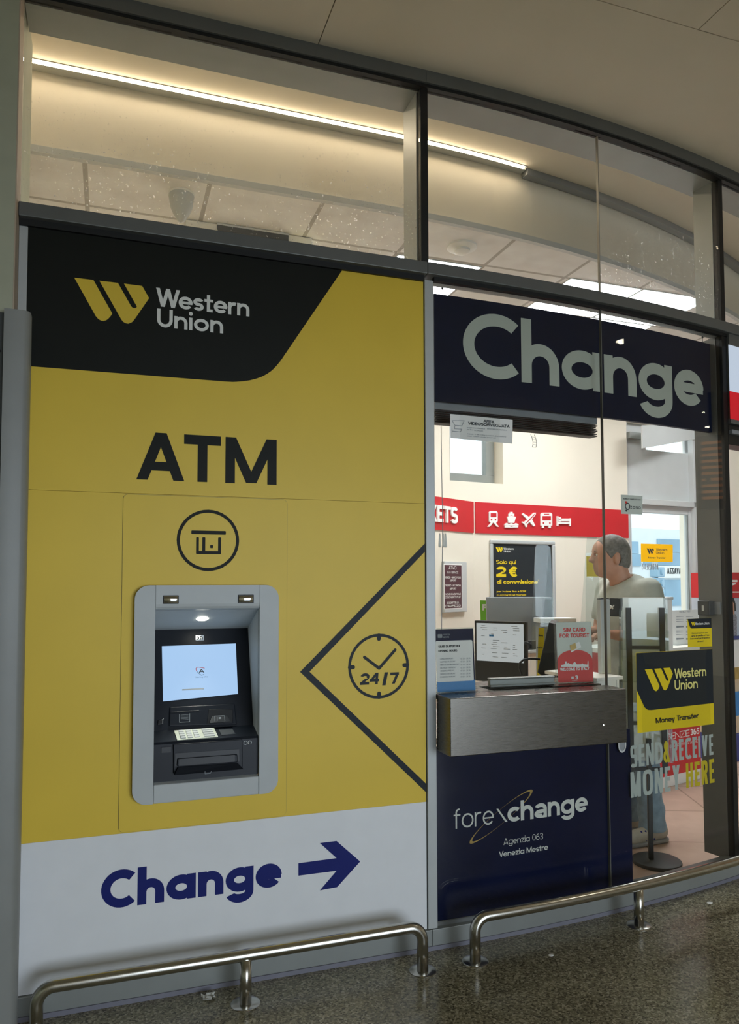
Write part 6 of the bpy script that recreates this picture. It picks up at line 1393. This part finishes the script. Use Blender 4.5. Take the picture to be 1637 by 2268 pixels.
# jeans
def jean(X, Y, Z):
    d = None
    for s_ in (1, -1):
        l = smin(cap_((.02, .088 * s_, .92), (.03, .098 * s_, .50), .100, .076)(X, Y, Z), cap_((.03, .098 * s_, .50), (-.01, .105 * s_, .075), .074, .072)(X, Y, Z), .03); d = l if d is None else smin(d, l, .015)
    d = smin(d, ell_((.025, 0, .93), (.130, .170, .11))(X, Y, Z), .04); d += .005 * np.sin(60 * Z + 14 * X) * np.clip((.30 - Z) * 5, 0, 1) + .004 * np.sin(26 * Z + 18 * X + 10 * Y)
    return np.maximum(np.maximum(d, Z - 1.02), .07 - Z)
skinmesh('jeans', jean, (-.18, -.25, .05), (.22, .25, 1.04), .008, 'jeans', pe, 2)
# shoes
for s_, nm in ((1, 'l'), (-1, 'r')):
    def shoe(X, Y, Z, s_=s_):
        d = smin(cap_((-.055, .105 * s_, .055), (.155, .12 * s_, .040), .047, .042)(X, Y, Z), ell_((-.02, .107 * s_, .085), (.058, .05, .045))(X, Y, Z), .03); return np.maximum(np.maximum(d, .018 - Z), Z - .115)
    so, _, _ = skinmesh('shoe', shoe, (-.14, .105 * s_ - .09, .005), (.24, .105 * s_ + .10, .13), .006, 'shoe', pe, 2)
    def sole(X, Y, Z, s_=s_): return np.maximum(np.maximum(cap_((-.055, .105 * s_, .02), (.158, .12 * s_, .02), .052, .047)(X, Y, Z), Z - .024), .001 - Z)
    skinmesh('sole', sole, (-.14, .105 * s_ - .09, -.008), (.24, .105 * s_ + .10, .035), .006, 'grey', so, 1)
    mb = MB(); 
    for i in range(3):
        x0 = .02 + i * .028; P_ = []
        for j in range(5): t = j / 4; v = (x0 + .028 * t, (.107 + .0505 * (1 - .35 * t * t)) * 1.0 * 1, .030 + .052 * t); P_.append(Vector(np.array(MO) + v[0] * F_ + ((.105 * s_) + (.0475 - .012 * t) * 1) * L_ + np.array([0, 0, v[2]])))
        mb.tube(P_, .0055, 6)
    mb.build('stripes', 'navy', so)
# hair
def hair(X, Y, Z):
    X, Y = turn(X, Y); n_ = .0012 * np.sin(160 * X + 70 * Z) * np.sin(150 * Y + 95 * Z); d = ell_((.146, 0, 1.660), (.108, .084, .103))(X, Y, Z)
    d = smin(d, ell_((.105, 0, 1.595), (.062, .066, .065))(X, Y, Z), .03) + n_
    front = np.where(Z > 1.665, X - (.205 + (Z - 1.665) * .45), X - (.158 + np.clip(Z - 1.60, 0, .065) * .75))
    d = np.maximum(d, front); d = np.maximum(d, 1.560 - Z); er = ell_((.140, 0, 1.612), (.026, .2, .036))(X, Y, Z); return np.maximum(d, -er)
skinmesh('hair', hair, (.0, -.12, 1.52), (.30, .12, 1.79), .004, 'hair', pe, 2)
for s_ in (1, -1):
    ex, ey = unturn(.238, .030 * s_); c = Vector(np.array(MO) + ex * F_ + ey * L_ + np.array([0, 0, 1.640])); MB().lathe(c, [(0, -.010), (.007, -.007), (.010, 0), (.007, .007), (0, .010)], 14).build('eye', 'white', pe, smooth=True)
    MB().tube([Vector(np.array(MO) + unturn(x, y * s_)[0] * F_ + unturn(x, y * s_)[1] * L_ + np.array([0, 0, z])) for x, y, z in ((.254, .016, 1.660), (.252, .030, 1.664), (.240, .045, 1.660))], [.004, .005, .003], 8).build('eyebrow', 'hair', pe, smooth=True)
# a card held in his hand
hc = Vector(np.array(MO) + .40 * F_ + .02 * L_ + np.array([0, 0, 1.172])); HP = Fr(hc, 20)
t = thing('paper_slip', hc, 'white paper slip held in the hands of the man', 'paper'); MB().slab(HP, -.05, 0, .04, .045, -.001, .001).build('sheet', 'paper', t)
